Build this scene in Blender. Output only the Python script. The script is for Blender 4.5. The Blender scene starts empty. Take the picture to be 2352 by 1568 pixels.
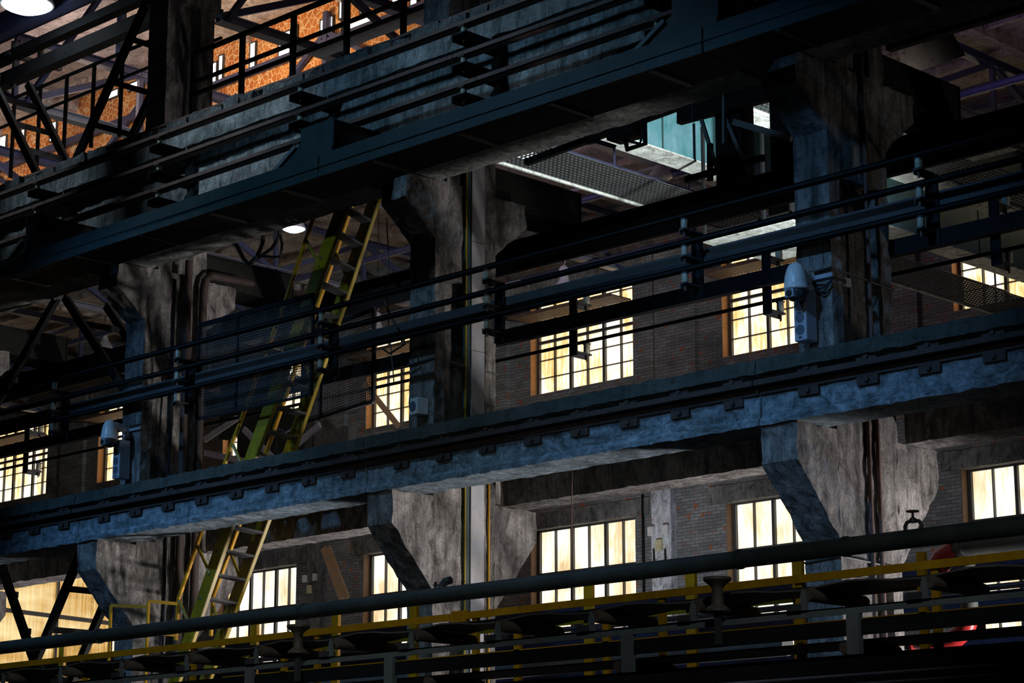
import bpy, bmesh, math, random
import numpy as np
from mathutils import Vector, Matrix, noise
random.seed(7)
SC = bpy.context.scene
C = SC.collection
# ------------------------------------------------------------------ camera
F_PX = 5150.0; HOR = 1201.0; VX = 5326.0
CAM = Vector((19.475, -18.27, 1.7))
pitch = math.atan2(HOR, F_PX); psi = math.atan2(VX, math.hypot(F_PX, HOR))
fh = Vector((-math.cos(psi), math.sin(psi), 0)); up = Vector((0, 0, 1))
FW = fh*math.cos(pitch) + up*math.sin(pitch); UP = up*math.cos(pitch) - fh*math.sin(pitch); RT = FW.cross(UP)
cd = bpy.data.cameras.new('camera'); cam = bpy.data.objects.new('camera', cd); C.objects.link(cam)
cd.sensor_width = 36; cd.lens = 36*F_PX/2352; cd.clip_end = 400
cam.matrix_world = Matrix(((RT.x, UP.x, -FW.x, CAM.x), (RT.y, UP.y, -FW.y, CAM.y), (RT.z, UP.z, -FW.z, CAM.z), (0, 0, 0, 1)))
SC.camera = cam
# ------------------------------------------------------------------ world, exposure, large lights
SC.view_settings.view_transform = 'Standard'; SC.view_settings.look = 'None'
SC.view_settings.exposure = 0.0; SC.view_settings.gamma = 1.0
try: SC.view_settings.use_curve_mapping = False
except Exception: pass
w = bpy.data.worlds.new('world'); SC.world = w; w.use_nodes = True
w.node_tree.nodes['Background'].inputs[0].default_value = (0.25, 0.35, 0.55, 1)
w.node_tree.nodes['Background'].inputs[1].default_value = 0.004
def lamp(name, kind, loc, power, col, target=None, size=0.3, spot=60, blend=0.3):
    ld = bpy.data.lights.new(name, kind); ld.energy = power; ld.color = col
    o = bpy.data.objects.new(name, ld); C.objects.link(o); o.location = loc
    if kind == 'AREA': ld.shape = 'DISK'; ld.size = size
    else: ld.shadow_soft_size = size
    if kind == 'SPOT': ld.spot_size = math.radians(spot); ld.spot_blend = blend
    if target is not None:
        o.rotation_euler = (Vector(target)-Vector(loc)).to_track_quat('-Z', 'Y').to_euler()
    return o
BLUE = (0.35, 0.62, 1.0)
# floodlights of the near aisle (out of the frame, high under the near roof)
for x, t, p, sp in ((-8.3, (-7.6, -.4, 10.9), 1900, 20), (-3.8, (-3.4, -.4, 11.0), 2900, 27), (1.2, (1.4, -.4, 11.2), 700, 26)):
    lamp('near_aisle_floodlight', 'SPOT', (x, -5.2, 19.0), p, (0.62, 0.80, 1.0), t, 0.10, sp, 0.95)
lamp('near_aisle_lamp', 'SPOT', (1.0, -10.0, 15.5), 1300, (0.30, 0.62, 1.0), (0.5, 0, 6.4), 0.25, 66, 0.9)
lamp('near_aisle_lamp', 'SPOT', (8.0, -10.5, 12.0), 1800, (0.20, 0.50, 1.0), (5.5, 0, 6.1), 0.3, 38, 0.9)
lamp('near_aisle_lamp', 'SPOT', (-6.0, -10.5, 12.0), 1800, (0.20, 0.50, 1.0), (-4.5, 0, 6.1), 0.3, 40, 0.9)
lamp('conveyor_fill', 'SPOT', (15.0, -12.5, 8.5), 420, (0.85, 0.95, 1.0), (7.0, -5.0, 3.2), 0.3, 60, 0.8)  # fill spots added on the camera side to lift the dark conveyor
lamp('conveyor_fill', 'SPOT', (7.0, -13.0, 8.0), 260, (0.85, 0.95, 1.0), (2.5, -5.0, 3.2), 0.3, 62, 0.8)
# fill spots added low in the far aisle for column sides, soffits and brick
lamp('far_aisle_fill', 'SPOT', (17, 7.0, 1.2), 7600, (1.0, 0.93, 0.90), (-2, 1.2, 5.0), 0.35, 30, 0.7)
lamp('far_aisle_fill', 'SPOT', (15, 8.0, 3.0), 480, (1.0, 0.90, 0.80), (0, 1.0, 9.0), 0.35, 46, 0.7)
lamp('far_aisle_fill', 'SPOT', (-9, 9, 1.0), 2600, (0.90, 0.95, 1.0), (-12.6, 19.7, 7.2), 0.5, 34, 0.8)
lamp('far_aisle_fill', 'SPOT', (-20, 9, 1.0), 500, (0.95, 0.95, 1.0), (-25, 19.7, 7.2), 0.5, 34, 0.8)
lamp('far_aisle_fill', 'SPOT', (9.5, 4.5, 1.0), 2400, (1.0, 0.93, 0.95), (3.6, 0.3, 5.4), 0.3, 44, 0.7)
lamp('far_aisle_fill', 'SPOT', (1.0, 4.5, 1.0), 2000, (1.0, 0.93, 0.95), (-3.6, 0.3, 5.4), 0.3, 48, 0.7)
lamp('far_aisle_fill', 'SPOT', (-7.0, 4.5, 1.0), 1200, (1.0, 0.93, 0.95), (-11, 0.3, 5.4), 0.3, 48, 0.7)
lamp('far_aisle_fill', 'SPOT', (-4, 9, 1.0), 1000, (0.90, 0.95, 1.0), (-6.6, 19.7, 7.2), 0.5, 34, 0.8)
lamp('crane_fill', 'SPOT', (6, 4.2, 8.6), 6500, (0.90, 1.0, 0.98), (-1.6, 6.8, 12.2), 0.25, 58, 0.8)  # fill added below the crane to brighten its undersides
lamp('far_aisle_purple_fill', 'POINT', (-12, 12, 14.6), 60, (0.50, 0.34, 0.85), None, 0.3)  # purple fill points added to tint the far upper walls
lamp('far_aisle_purple_fill', 'POINT', (-1, 12, 14.6), 50, (0.50, 0.34, 0.85), None, 0.3)
for x, p in ((-21, 100), (-16, 120), (-11, 50)):
    lamp('lantern_fill', 'POINT', (x, 5.2, 16.5), p, (1.0, 0.76, 0.68), None, 0.8)  # warm fill points added to tan the lantern roof
lamp('lantern_fill', 'SPOT', (-12.5, 5.0, 15.6), 420, (1.0, 0.70, 0.42), (-12.5, 8, 17.3), 0.4, 140, 0.5)  # warm fill spots added to bring up the orange lantern wall
lamp('lantern_fill', 'SPOT', (-21, 5.0, 15.6), 130, (1.0, 0.70, 0.42), (-21, 8, 17.3), 0.4, 140, 0.5)

# ------------------------------------------------------------------ measuring helpers (pixels of the photograph on real planes)
def ray(x, y): return FW*F_PX + RT*(x-1176) + UP*(784-y)
def onY(x, y, v): d = ray(x, y); return CAM + d*((v-CAM.y)/d.y)
def onX(x, y, v): d = ray(x, y); return CAM + d*((v-CAM.x)/d.x)
def onZ(x, y, v): d = ray(x, y); return CAM + d*((v-CAM.z)/d.z)

# ------------------------------------------------------------------ materials
def newmat(name):
    m = bpy.data.materials.new(name); m.use_nodes = True; nt = m.node_tree
    b = nt.nodes['Principled BSDF']; return m, nt, b
def lnk(nt, a, b): nt.links.new(a, b)
def pos(nt, scale=(1, 1, 1)):
    g = nt.nodes.new('ShaderNodeNewGeometry'); mp = nt.nodes.new('ShaderNodeMapping')
    mp.inputs['Scale'].default_value = scale; lnk(nt, g.outputs['Position'], mp.inputs['Vector']); return mp.outputs[0]
def nz(nt, vec, scale, detail=6, rough=0.6, dist=0.0):
    n = nt.nodes.new('ShaderNodeTexNoise'); n.inputs['Scale'].default_value = scale
    n.inputs['Detail'].default_value = detail; n.inputs['Roughness'].default_value = rough
    n.inputs['Distortion'].default_value = dist; lnk(nt, vec, n.inputs['Vector']); return n.outputs['Fac']
def ramp(nt, fac, stops):
    r = nt.nodes.new('ShaderNodeValToRGB'); e = r.color_ramp.elements
    while len(e) < len(stops): e.new(0.5)
    for i, (p, c) in enumerate(stops):
        e[i].position = p; e[i].color = (c[0], c[1], c[2], 1) if len(c) == 3 else c
    lnk(nt, fac, r.inputs[0]); return r.outputs[0]
def mix(nt, a, b, fac, mode='MIX'):
    m = nt.nodes.new('ShaderNodeMix'); m.data_type = 'RGBA'; m.blend_type = mode
    for s, v in ((6, a), (7, b)):
        if isinstance(v, tuple): m.inputs[s].default_value = (*v, 1) if len(v) == 3 else v
        else: lnk(nt, v, m.inputs[s])
    if isinstance(fac, (int, float)): m.inputs[0].default_value = fac
    else: lnk(nt, fac, m.inputs[0])
    return m.outputs[2]
def g(v): return (v, v, v)
def bump(nt, b, h, strength=0.5, dist=0.02):
    bp = nt.nodes.new('ShaderNodeBump'); bp.inputs['Strength'].default_value = strength
    bp.inputs['Distance'].default_value = dist; lnk(nt, h, bp.inputs['Height']); lnk(nt, bp.outputs[0], b.inputs['Normal'])
def concrete(name, c1, c2, c3, stain=0.6, patch=0.5, bs=0.6):
    m, nt, b = newmat(name)
    big = nz(nt, pos(nt), 1.3, 9, 0.68, 1.2); streak = nz(nt, pos(nt, (7, 7, 0.7)), 1.4, 9, 0.75, 0.4)
    mid = nz(nt, pos(nt, (1, 1, 0.6)), 5.0, 12, 0.78, 1.0); fine = nz(nt, pos(nt), 34, 6, 0.8)
    col = ramp(nt, big, [(0.36, c1), (0.5, c2), (0.5+0.2*patch, c3)])
    col = mix(nt, col, ramp(nt, streak, [(0.38, g(0.16)), (0.50, g(0.8)), (0.62, g(1.15))]), stain, 'MULTIPLY')
    col = mix(nt, col, ramp(nt, mid, [(0.38, g(0.2)), (0.47, g(0.85)), (0.60, g(1.3))]), 0.8, 'MULTIPLY')
    col = mix(nt, col, ramp(nt, fine, [(0.35, g(0.35)), (0.5, g(1.0)), (0.7, g(1.25))]), 0.7, 'MULTIPLY')
    lnk(nt, col, b.inputs['Base Color']); b.inputs['Roughness'].default_value = 0.85
    bump(nt, b, mix(nt, mid, fine, 0.35), bs, 0.07); return m
def paint(name, c1, c2, rust=(0.10, 0.045, 0.02), amt=0.62, rough=0.5, metal=0.0, wear=0.4):
    m, nt, b = newmat(name)
    f = nz(nt, pos(nt), 2.2, 6, 0.65, 0.5); d = nz(nt, pos(nt), 11, 8, 0.7)
    col = ramp(nt, f, [(0.3, c1), (0.7, c2)])
    fac = ramp(nt, d, [(amt, g(0)), (amt+0.1, g(1))])
    col = mix(nt, col, rust, fac)
    col = mix(nt, col, ramp(nt, nz(nt, pos(nt, (3, 3, 0.8)), 3, 6), [(0.3, g(0.5)), (0.7, g(1.1))]), wear, 'MULTIPLY')
    lnk(nt, col, b.inputs['Base Color']); b.inputs['Roughness'].default_value = rough
    b.inputs['Metallic'].default_value = metal; bump(nt, b, d, 0.25, 0.01)
    if 'black' in name: b.inputs['Specular IOR Level'].default_value = 0.12
    return m
def plain(name, c, rough=0.5, metal=0.0, em=None, es=1.0):
    m, nt, b = newmat(name)
    d = nz(nt, pos(nt), 9, 6, 0.7)
    lnk(nt, mix(nt, c, ramp(nt, d, [(0.3, g(0.6)), (0.7, g(1.15))]), 0.6, 'MULTIPLY'), b.inputs['Base Color'])
    b.inputs['Roughness'].default_value = rough; b.inputs['Metallic'].default_value = metal
    if em: b.inputs['Emission Color'].default_value = (*em, 1); b.inputs['Emission Strength'].default_value = es
    return m
M = {}
M['col'] = concrete('column_concrete', (0.16, 0.15, 0.135), (0.33, 0.31, 0.29), (0.48, 0.46, 0.43), 0.75, 0.7, 0.9)
M['girder'] = concrete('old_girder_concrete', (0.16, 0.18, 0.17), (0.27, 0.29, 0.27), (0.50, 0.52, 0.50), 0.6, 0.8, 0.7)
M['brickrow'] = concrete('masonry_course', (0.10, 0.12, 0.12), (0.17, 0.19, 0.18), (0.24, 0.25, 0.23), 0.6, 0.8, 1.0)
M['blue'] = paint('teal_steel_paint', (0.016, 0.036, 0.038), (0.028, 0.056, 0.058), (0.06, 0.05, 0.05), 0.72, 0.55)
M['black'] = paint('sooty_black_steel', (0.010, 0.011, 0.013), (0.02, 0.02, 0.022), (0.03, 0.018, 0.012), 0.66, 0.75)
M['dark'] = paint('dark_grey_steel', (0.045, 0.048, 0.05), (0.07, 0.072, 0.075), (0.08, 0.045, 0.03), 0.6, 0.55)
M['grey'] = paint('grey_steel_paint', (0.14, 0.16, 0.16), (0.20, 0.22, 0.22), (0.08, 0.05, 0.03), 0.66, 0.5)
M['rust'] = paint('rusty_steel', (0.10, 0.06, 0.045), (0.17, 0.11, 0.085), (0.05, 0.03, 0.025), 0.55, 0.7)
M['rust_dark'] = paint('soot_dark_rusty_steel', (0.035, 0.024, 0.02), (0.065, 0.042, 0.034), (0.02, 0.014, 0.012), 0.55, 0.7)
M['beam_black'] = paint('black_beam_paint', (0.016, 0.018, 0.017), (0.028, 0.030, 0.028), (0.04, 0.025, 0.015), 0.6, 0.7)
M['yellow'] = paint('yellow_safety_paint', (0.50, 0.24, 0.006), (0.72, 0.38, 0.010), (0.09, 0.05, 0.02), 0.62, 0.4)
M['green_yellow'] = paint('greenish_yellow_paint', (0.22, 0.17, 0.006), (0.42, 0.29, 0.008), (0.06, 0.05, 0.02), 0.6, 0.4)
M['ceramic'] = plain('ceramic', (0.45, 0.44, 0.34), 0.3)
M['white'] = plain('white_plastic', (0.62, 0.66, 0.66), 0.35)
M['speaker'] = plain('speaker_grey_plastic', (0.36, 0.40, 0.48), 0.5)
M['spk_dark'] = plain('speaker_grille', (0.10, 0.12, 0.16), 0.6)
M['glass_dark'] = plain('smoked_dome_glass', (0.05, 0.055, 0.06), 0.08)
M['rubber'] = plain('black_rubber', (0.012, 0.012, 0.013), 0.6)
M['belt'] = paint('conveyor_belt_rubber', (0.10, 0.085, 0.08), (0.16, 0.14, 0.13), (0.3, 0.28, 0.24), 0.72, 0.6)
M['roller'] = paint('brown_roller_steel', (0.10, 0.075, 0.055), (0.16, 0.12, 0.09), (0.05, 0.03, 0.02), 0.6, 0.45)
M['pipe'] = paint('dusty_pipe_paint', (0.05, 0.058, 0.055), (0.09, 0.10, 0.09), (0.04, 0.035, 0.03), 0.62, 0.45)
M['red'] = plain('red_paint', (0.35, 0.02, 0.02), 0.35)
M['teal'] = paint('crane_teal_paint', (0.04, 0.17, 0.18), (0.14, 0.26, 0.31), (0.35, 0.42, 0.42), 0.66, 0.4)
M['craneunder'] = concrete('crane_pale_underside', (0.5, 0.5, 0.47), (0.7, 0.7, 0.66), (0.8, 0.8, 0.76), 0.3, 0.7, 0.2)  # pale tone for crane plates, walkway edges and cab floor
M['sheet'] = paint('galvanised_sheet', (0.30, 0.32, 0.35), (0.40, 0.38, 0.36), (0.25, 0.30, 0.38), 0.55, 0.5)
M['wood'] = plain('planed_wood', (0.42, 0.28, 0.18), 0.7)
M['white_pillar'] = concrete('whitewashed_pillar', (0.5, 0.55, 0.62), (0.7, 0.74, 0.8), (0.75, 0.8, 0.85), 0.35, 0.7, 0.3)
M['roof'] = concrete('roof_slab_concrete', (0.36, 0.30, 0.29), (0.44, 0.38, 0.36), (0.50, 0.44, 0.42), 0.1, 0.7, 0.2)
M['purple_steel'] = paint('bluish_truss_paint', (0.045, 0.05, 0.12), (0.07, 0.08, 0.17), (0.10, 0.07, 0.06), 0.66, 0.5)
M['light_steel'] = paint('pale_truss_paint', (0.16, 0.16, 0.21), (0.26, 0.25, 0.30), (0.12, 0.08, 0.07), 0.66, 0.5)
M['floor'] = concrete('floor_concrete', (0.06, 0.06, 0.06), (0.09, 0.09, 0.09), (0.12, 0.12, 0.12), 0.3, 0.7, 0.3)
M['lamp_on'] = plain('lit_lamp_glass', (1, 1, 1), 0.3, 0, (0.8, 0.93, 1.0), 12)
M['lamp_shell'] = plain('lamp_enamel', (0.40, 0.38, 0.42), 0.35)
def limewash():
    m, nt, b = newmat('limewashed_girder_concrete')
    p = pos(nt)
    big = nz(nt, pos(nt, (0.6, 0.6, 1.6)), 2.2, 12, 0.8, 1.2)
    streak = nz(nt, pos(nt, (6, 6, 0.8)), 1.6, 7, 0.7)
    fine = nz(nt, p, 16, 12, 0.85)
    mid = nz(nt, pos(nt, (1, 1, 1.5)), 4.5, 12, 0.8, 1.2)
    sep = nt.nodes.new('ShaderNodeSeparateXYZ'); lnk(nt, p, sep.inputs[0])
    # the limewash ends in a ragged line at the rail clips; above it the slab edge is bare grey
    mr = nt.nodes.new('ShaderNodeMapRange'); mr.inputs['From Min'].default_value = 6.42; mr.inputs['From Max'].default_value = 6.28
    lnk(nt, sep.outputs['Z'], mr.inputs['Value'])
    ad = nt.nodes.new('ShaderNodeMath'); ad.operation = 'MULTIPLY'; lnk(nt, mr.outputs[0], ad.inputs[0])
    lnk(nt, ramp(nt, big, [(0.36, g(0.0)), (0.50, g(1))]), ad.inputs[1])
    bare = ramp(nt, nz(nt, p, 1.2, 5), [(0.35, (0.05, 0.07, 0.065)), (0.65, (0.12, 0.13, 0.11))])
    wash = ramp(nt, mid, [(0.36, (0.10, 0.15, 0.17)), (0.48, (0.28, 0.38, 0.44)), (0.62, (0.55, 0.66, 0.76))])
    col = mix(nt, bare, wash, ad.outputs[0])
    col = mix(nt, col, ramp(nt, streak, [(0.3, g(0.3)), (0.55, g(1.0))]), 0.6, 'MULTIPLY')
    col = mix(nt, col, ramp(nt, fine, [(0.36, g(0.2)), (0.5, g(1.0))]), 0.85, 'MULTIPLY')
    lnk(nt, col, b.inputs['Base Color']); b.inputs['Roughness'].default_value = 0.85
    bump(nt, b, mix(nt, fine, mid, 0.6), 0.9, 0.06); return m
M['lime'] = limewash()
def brickmat(name, c1, c2, mortar, odd, scale=1.0, oddamt=0.62):
    m, nt, b = newmat(name)
    gm = nt.nodes.new('ShaderNodeNewGeometry'); sep = nt.nodes.new('ShaderNodeSeparateXYZ'); lnk(nt, gm.outputs['Position'], sep.inputs[0])
    cb = nt.nodes.new('ShaderNodeCombineXYZ'); lnk(nt, sep.outputs['X'], cb.inputs[0]); lnk(nt, sep.outputs['Z'], cb.inputs[1])
    br = nt.nodes.new('ShaderNodeTexBrick'); lnk(nt, cb.outputs[0], br.inputs['Vector'])
    br.inputs['Scale'].default_value = 1.0; br.inputs['Brick Width'].default_value = 0.25*scale; br.inputs['Row Height'].default_value = 0.075*scale
    br.inputs['Mortar Size'].default_value = 0.008*scale; br.inputs['Mortar Smooth'].default_value = 0.3; br.inputs['Bias'].default_value = 0.0
    br.inputs['Color1'].default_value = (*c1, 1); br.inputs['Color2'].default_value = (*c2, 1); br.inputs['Mortar'].default_value = (*mortar, 1)
    f = nz(nt, pos(nt, (1, 1, 2.5)), 0.9, 6, 0.8, 0.5)
    wn = nt.nodes.new('ShaderNodeTexNoise'); wn.inputs['Scale'].default_value = 5; lnk(nt, cb.outputs[0], wn.inputs['Vector'])
    odds = ramp(nt, wn.outputs['Fac'], [(oddamt, g(0)), (oddamt+0.05, g(1))])
    red = mix(nt, odd, mortar, br.outputs['Fac'])
    col = mix(nt, br.outputs['Color'], red, odds)
    col = mix(nt, col, ramp(nt, f, [(0.3, g(0.45)), (0.65, g(1.2))]), 0.8, 'MULTIPLY')
    lnk(nt, col, b.inputs['Base Color']); b.inputs['Roughness'].default_value = 0.9
    bump(nt, b, br.outputs['Fac'], -0.6, 0.02); return m
M['brick'] = brickmat('painted_brick_wall', (0.17, 0.18, 0.19), (0.27, 0.28, 0.29), (0.10, 0.10, 0.10), (0.42, 0.13, 0.06))
def cells():
    m, nt, b = newmat('orange_rubble_masonry')
    gm = nt.nodes.new('ShaderNodeNewGeometry'); sep = nt.nodes.new('ShaderNodeSeparateXYZ'); lnk(nt, gm.outputs['Position'], sep.inputs[0])
    cb = nt.nodes.new('ShaderNodeCombineXYZ'); lnk(nt, sep.outputs['X'], cb.inputs[0]); lnk(nt, sep.outputs['Z'], cb.inputs[1])
    v = nt.nodes.new('ShaderNodeTexVoronoi'); v.feature = 'DISTANCE_TO_EDGE'; v.inputs['Scale'].default_value = 7.5
    lnk(nt, cb.outputs[0], v.inputs['Vector'])
    f = nz(nt, pos(nt), 3, 5)
    stone = ramp(nt, f, [(0.35, (0.45, 0.12, 0.025)), (0.65, (0.75, 0.30, 0.07))])
    col = mix(nt, (0.85, 0.62, 0.35), stone, ramp(nt, v.outputs['Distance'], [(0.04, g(0)), (0.075, g(1))]))
    lnk(nt, col, b.inputs['Base Color']); b.inputs['Roughness'].default_value = 0.85
    bump(nt, b, v.outputs['Distance'], 0.5, 0.03); return m
M['rubble'] = cells()
def litglass(name, amt, hot, warm, e1, e2):
    m, nt, b = newmat(name)
    n1 = nz(nt, pos(nt, (1.0, 1.0, 0.55)), 1.1, 3, 0.5, 0.4); n2 = nz(nt, pos(nt, (6, 6, 0.7)), 2.6, 7, 0.7, 0.6)
    f = mix(nt, n1, n2, 0.45)
    col = ramp(nt, f, [(amt-0.07, warm), (amt, tuple((a+c)/2 for a, c in zip(warm, hot))), (amt+0.10, hot)])
    st = ramp(nt, f, [(amt-0.12, g(e1)), (amt+0.14, g(e2))])
    bw = nt.nodes.new('ShaderNodeRGBToBW'); lnk(nt, st, bw.inputs[0])
    b.inputs['Base Color'].default_value = (0.3, 0.28, 0.22, 1); b.inputs['Roughness'].default_value = 0.4
    lnk(nt, col, b.inputs['Emission Color']); lnk(nt, bw.outputs[0], b.inputs['Emission Strength']); return m
M['glass_up'] = litglass('sunlit_dusty_glass', 0.50, (1.0, 0.95, 0.78), (1.0, 0.60, 0.20), 0.95, 2.4)
M['glass_low'] = litglass('sunlit_painted_glass', 0.49, (1.0, 0.95, 0.82), (0.95, 0.70, 0.38), 0.88, 1.7)
M['glass_slot'] = litglass('daylight_glass', 0.40, (1.0, 0.97, 0.90), (1.0, 0.85, 0.6), 2.2, 4.0)
def polycarb():
    m, nt, b = newmat('backlit_corrugated_sheet')
    s = nz(nt, pos(nt, (14, 14, 0.35)), 1.0, 5, 0.7); n = nz(nt, pos(nt, (0.35, 0.35, 1.1)), 0.9, 4, 0.55, 0.3)
    f = mix(nt, n, s, 0.35)
    col = ramp(nt, f, [(0.36, (0.10, 0.055, 0.015)), (0.48, (0.62, 0.36, 0.10)), (0.62, (1.0, 0.80, 0.42))])
    b.inputs['Base Color'].default_value = (0.2, 0.15, 0.08, 1)
    lnk(nt, col, b.inputs['Emission Color']); b.inputs['Emission Strength'].default_value = 1.0; return m
M['poly'] = polycarb()

# ------------------------------------------------------------------ mesh builder
class MB:
    def __init__(s): s.bm = bmesh.new()
    def box(s, x0, x1, y0, y1, z0, z1):
        v = [s.bm.verts.new((x, y, z)) for x in (x0, x1) for y in (y0, y1) for z in (z0, z1)]
        for f in ((0, 1, 3, 2), (4, 6, 7, 5), (0, 4, 5, 1), (2, 3, 7, 6), (0, 2, 6, 4), (1, 5, 7, 3)):
            s.bm.faces.new([v[i] for i in f])
        return s
    def prism(s, pts, ax, a0, a1):
        # pts: 2-D outline in the two other axes (in order), extruded along ax
        def mk(p, a):
            if ax == 'x': return (a, p[0], p[1])
            if ax == 'y': return (p[0], a, p[1])
            return (p[0], p[1], a)
        A = [s.bm.verts.new(mk(p, a0)) for p in pts]; B = [s.bm.verts.new(mk(p, a1)) for p in pts]
        n = len(pts)
        s.bm.faces.new(A); s.bm.faces.new(B[::-1])
        for i in range(n): s.bm.faces.new((A[i], B[i], B[(i+1) % n], A[(i+1) % n]))
        return s
    def bar(s, p, q, w, h, upv=(0, 0, 1)):
        p, q = Vector(p), Vector(q); d = (q-p).normalized(); u = Vector(upv)
        sd = d.cross(u)
        if sd.length < 1e-4: sd = d.cross(Vector((1, 0, 0)))
        sd.normalize(); u = sd.cross(d).normalized()
        vs = [s.bm.verts.new(a + sd*(w/2*i) + u*(h/2*j)) for a in (p, q) for i, j in ((-1, -1), (1, -1), (1, 1), (-1, 1))]
        for f in ((0, 3, 2, 1), (4, 5, 6, 7), (0, 1, 5, 4), (1, 2, 6, 5), (2, 3, 7, 6), (3, 0, 4, 7)):
            s.bm.faces.new([vs[i] for i in f])
        return s
    def ibeam(s, p, q, w, h, t=0.02, upv=(0, 0, 1)):
        p, q = Vector(p), Vector(q); u = Vector(upv)
        s.bar(p+u*(h/2-t/2), q+u*(h/2-t/2), w, t, upv); s.bar(p-u*(h/2-t/2), q-u*(h/2-t/2), w, t, upv)
        s.bar(p, q, t, h-2*t, upv); return s
    def path(s, pts, r, n=10, closed=False):
        pts = [Vector(p) for p in pts]; rings = []
        N = len(pts)
        for i, p in enumerate(pts):
            a = pts[i-1] if (i > 0 or closed) else p; b = pts[(i+1) % N] if (i < N-1 or closed) else p
            d = (b-a).normalized(); rf = Vector((0, 0, 1)) if abs(d.z) < 0.9 else Vector((1, 0, 0))
            if rings and not closed or rings:
                rf = last
            sx = d.cross(rf)
            if sx.length < 1e-3: sx = d.cross(Vector((0.3, 1, 0.2)))
            sx.normalize(); sy = sx.cross(d).normalized(); last = sy
            rr = r[i] if isinstance(r, (list, tuple)) else r
            rings.append([s.bm.verts.new(p + sx*(rr*math.cos(2*math.pi*k/n)) + sy*(rr*math.sin(2*math.pi*k/n))) for k in range(n)])
        for i in range(N-1 if not closed else N):
            A, B = rings[i], rings[(i+1) % N]
            for k in range(n): s.bm.faces.new((A[k], A[(k+1) % n], B[(k+1) % n], B[k]))
        if not closed: s.bm.faces.new(rings[0][::-1]); s.bm.faces.new(rings[-1])
        return s
    def lathe(s, c, prof, n=24, axis=(0, 0, 1)):
        ax = Vector(axis).normalized(); c = Vector(c)
        rf = Vector((0, 0, 1)) if abs(ax.z) < 0.9 else Vector((1, 0, 0))
        sx = ax.cross(rf).normalized(); sy = ax.cross(sx)
        rings = []
        for r, h in prof:
            rings.append([s.bm.verts.new(c + ax*h + (sx*math.cos(2*math.pi*k/n)+sy*math.sin(2*math.pi*k/n))*max(r, 1e-4)) for k in range(n)])
        for A, B in zip(rings, rings[1:]):
            for k in range(n): s.bm.faces.new((A[k], A[(k+1) % n], B[(k+1) % n], B[k]))
        s.bm.faces.new(rings[0][::-1]); s.bm.faces.new(rings[-1]); return s
    def rough(s, step=0.12, amp=0.012, sc=3.0, axes='xyz'):
        bm = s.bm; bmesh.ops.remove_doubles(bm, verts=bm.verts, dist=1e-5)
        co = np.array([v.co for v in bm.verts]); lo, hi = co.min(0), co.max(0)
        for i, a in enumerate('xyz'):
            if a not in axes: continue
            n = int((hi[i]-lo[i])/step)
            for k in range(1, n+1):
                x = lo[i] + (hi[i]-lo[i])*k/(n+1)
                no = [0, 0, 0]; no[i] = 1; pc = [0, 0, 0]; pc[i] = x
                bmesh.ops.bisect_plane(bm, geom=bm.verts[:]+bm.edges[:]+bm.faces[:], plane_co=pc, plane_no=no)
        for v in bm.verts:
            p = v.co; d = Vector((noise.noise(p*sc), noise.noise(p*sc+Vector((9, 3, 1))), noise.noise(p*sc+Vector((2, 7, 5)))))
            d2 = Vector((noise.noise(p*sc*4), noise.noise(p*sc*4+Vector((9, 3, 1))), noise.noise(p*sc*4+Vector((2, 7, 5)))))
            v.co = p + d*amp*1.6 + d2*amp*0.8
        return s
    def build(s, name, mat, parent=None, smooth=False, bev=0.0):
        bm = s.bm; bmesh.ops.recalc_face_normals(bm, faces=bm.faces)
        if parent is not None: bmesh.ops.translate(bm, verts=bm.verts, vec=-LOC.get(parent.name, Vector()))
        me = bpy.data.meshes.new(name); bm.to_mesh(me); bm.free()
        me.materials.append(M[mat] if isinstance(mat, str) else mat)
        if smooth:
            for p in me.polygons: p.use_smooth = True
        o = bpy.data.objects.new(name, me); C.objects.link(o)
        if smooth:
            md = o.modifiers.new('es', 'EDGE_SPLIT'); md.split_angle = math.radians(40)
        if bev:
            md = o.modifiers.new('bev', 'BEVEL'); md.width = bev; md.segments = 2; md.limit_method = 'ANGLE'
        if parent is not None:
            o.parent = parent; LOC[o.name] = LOC.get(parent.name, Vector()).copy()
        return o
LOC = {}
def thing(name, label, cat, loc=(0, 0, 0), group=None):
    o = bpy.data.objects.new(name, None); C.objects.link(o); o.location = loc; o.empty_display_size = 0.2
    LOC[o.name] = Vector(loc)
    o['label'] = label; o['category'] = cat
    if group: o['group'] = group
    return o
def tag(o, label, cat, group=None, kind=None):
    if label: o['label'] = label
    if cat: o['category'] = cat
    if group: o['group'] = group
    if kind: o['kind'] = kind
    return o
def struct(o, label=None):
    o['kind'] = 'structure'
    if label: o['label'] = label
    return o
def dup(root, loc, label=None, group=None):
    r = root.copy(); C.objects.link(r); r.location = loc
    if label: r['label'] = label
    if group: r['group'] = group
    for ch in list(root.children):
        c = ch.copy(); C.objects.link(c); c.parent = r
        for gc in list(ch.children):
            d = gc.copy(); C.objects.link(d); d.parent = c
    return r
XL, XR = -20.0, 12.0
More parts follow.
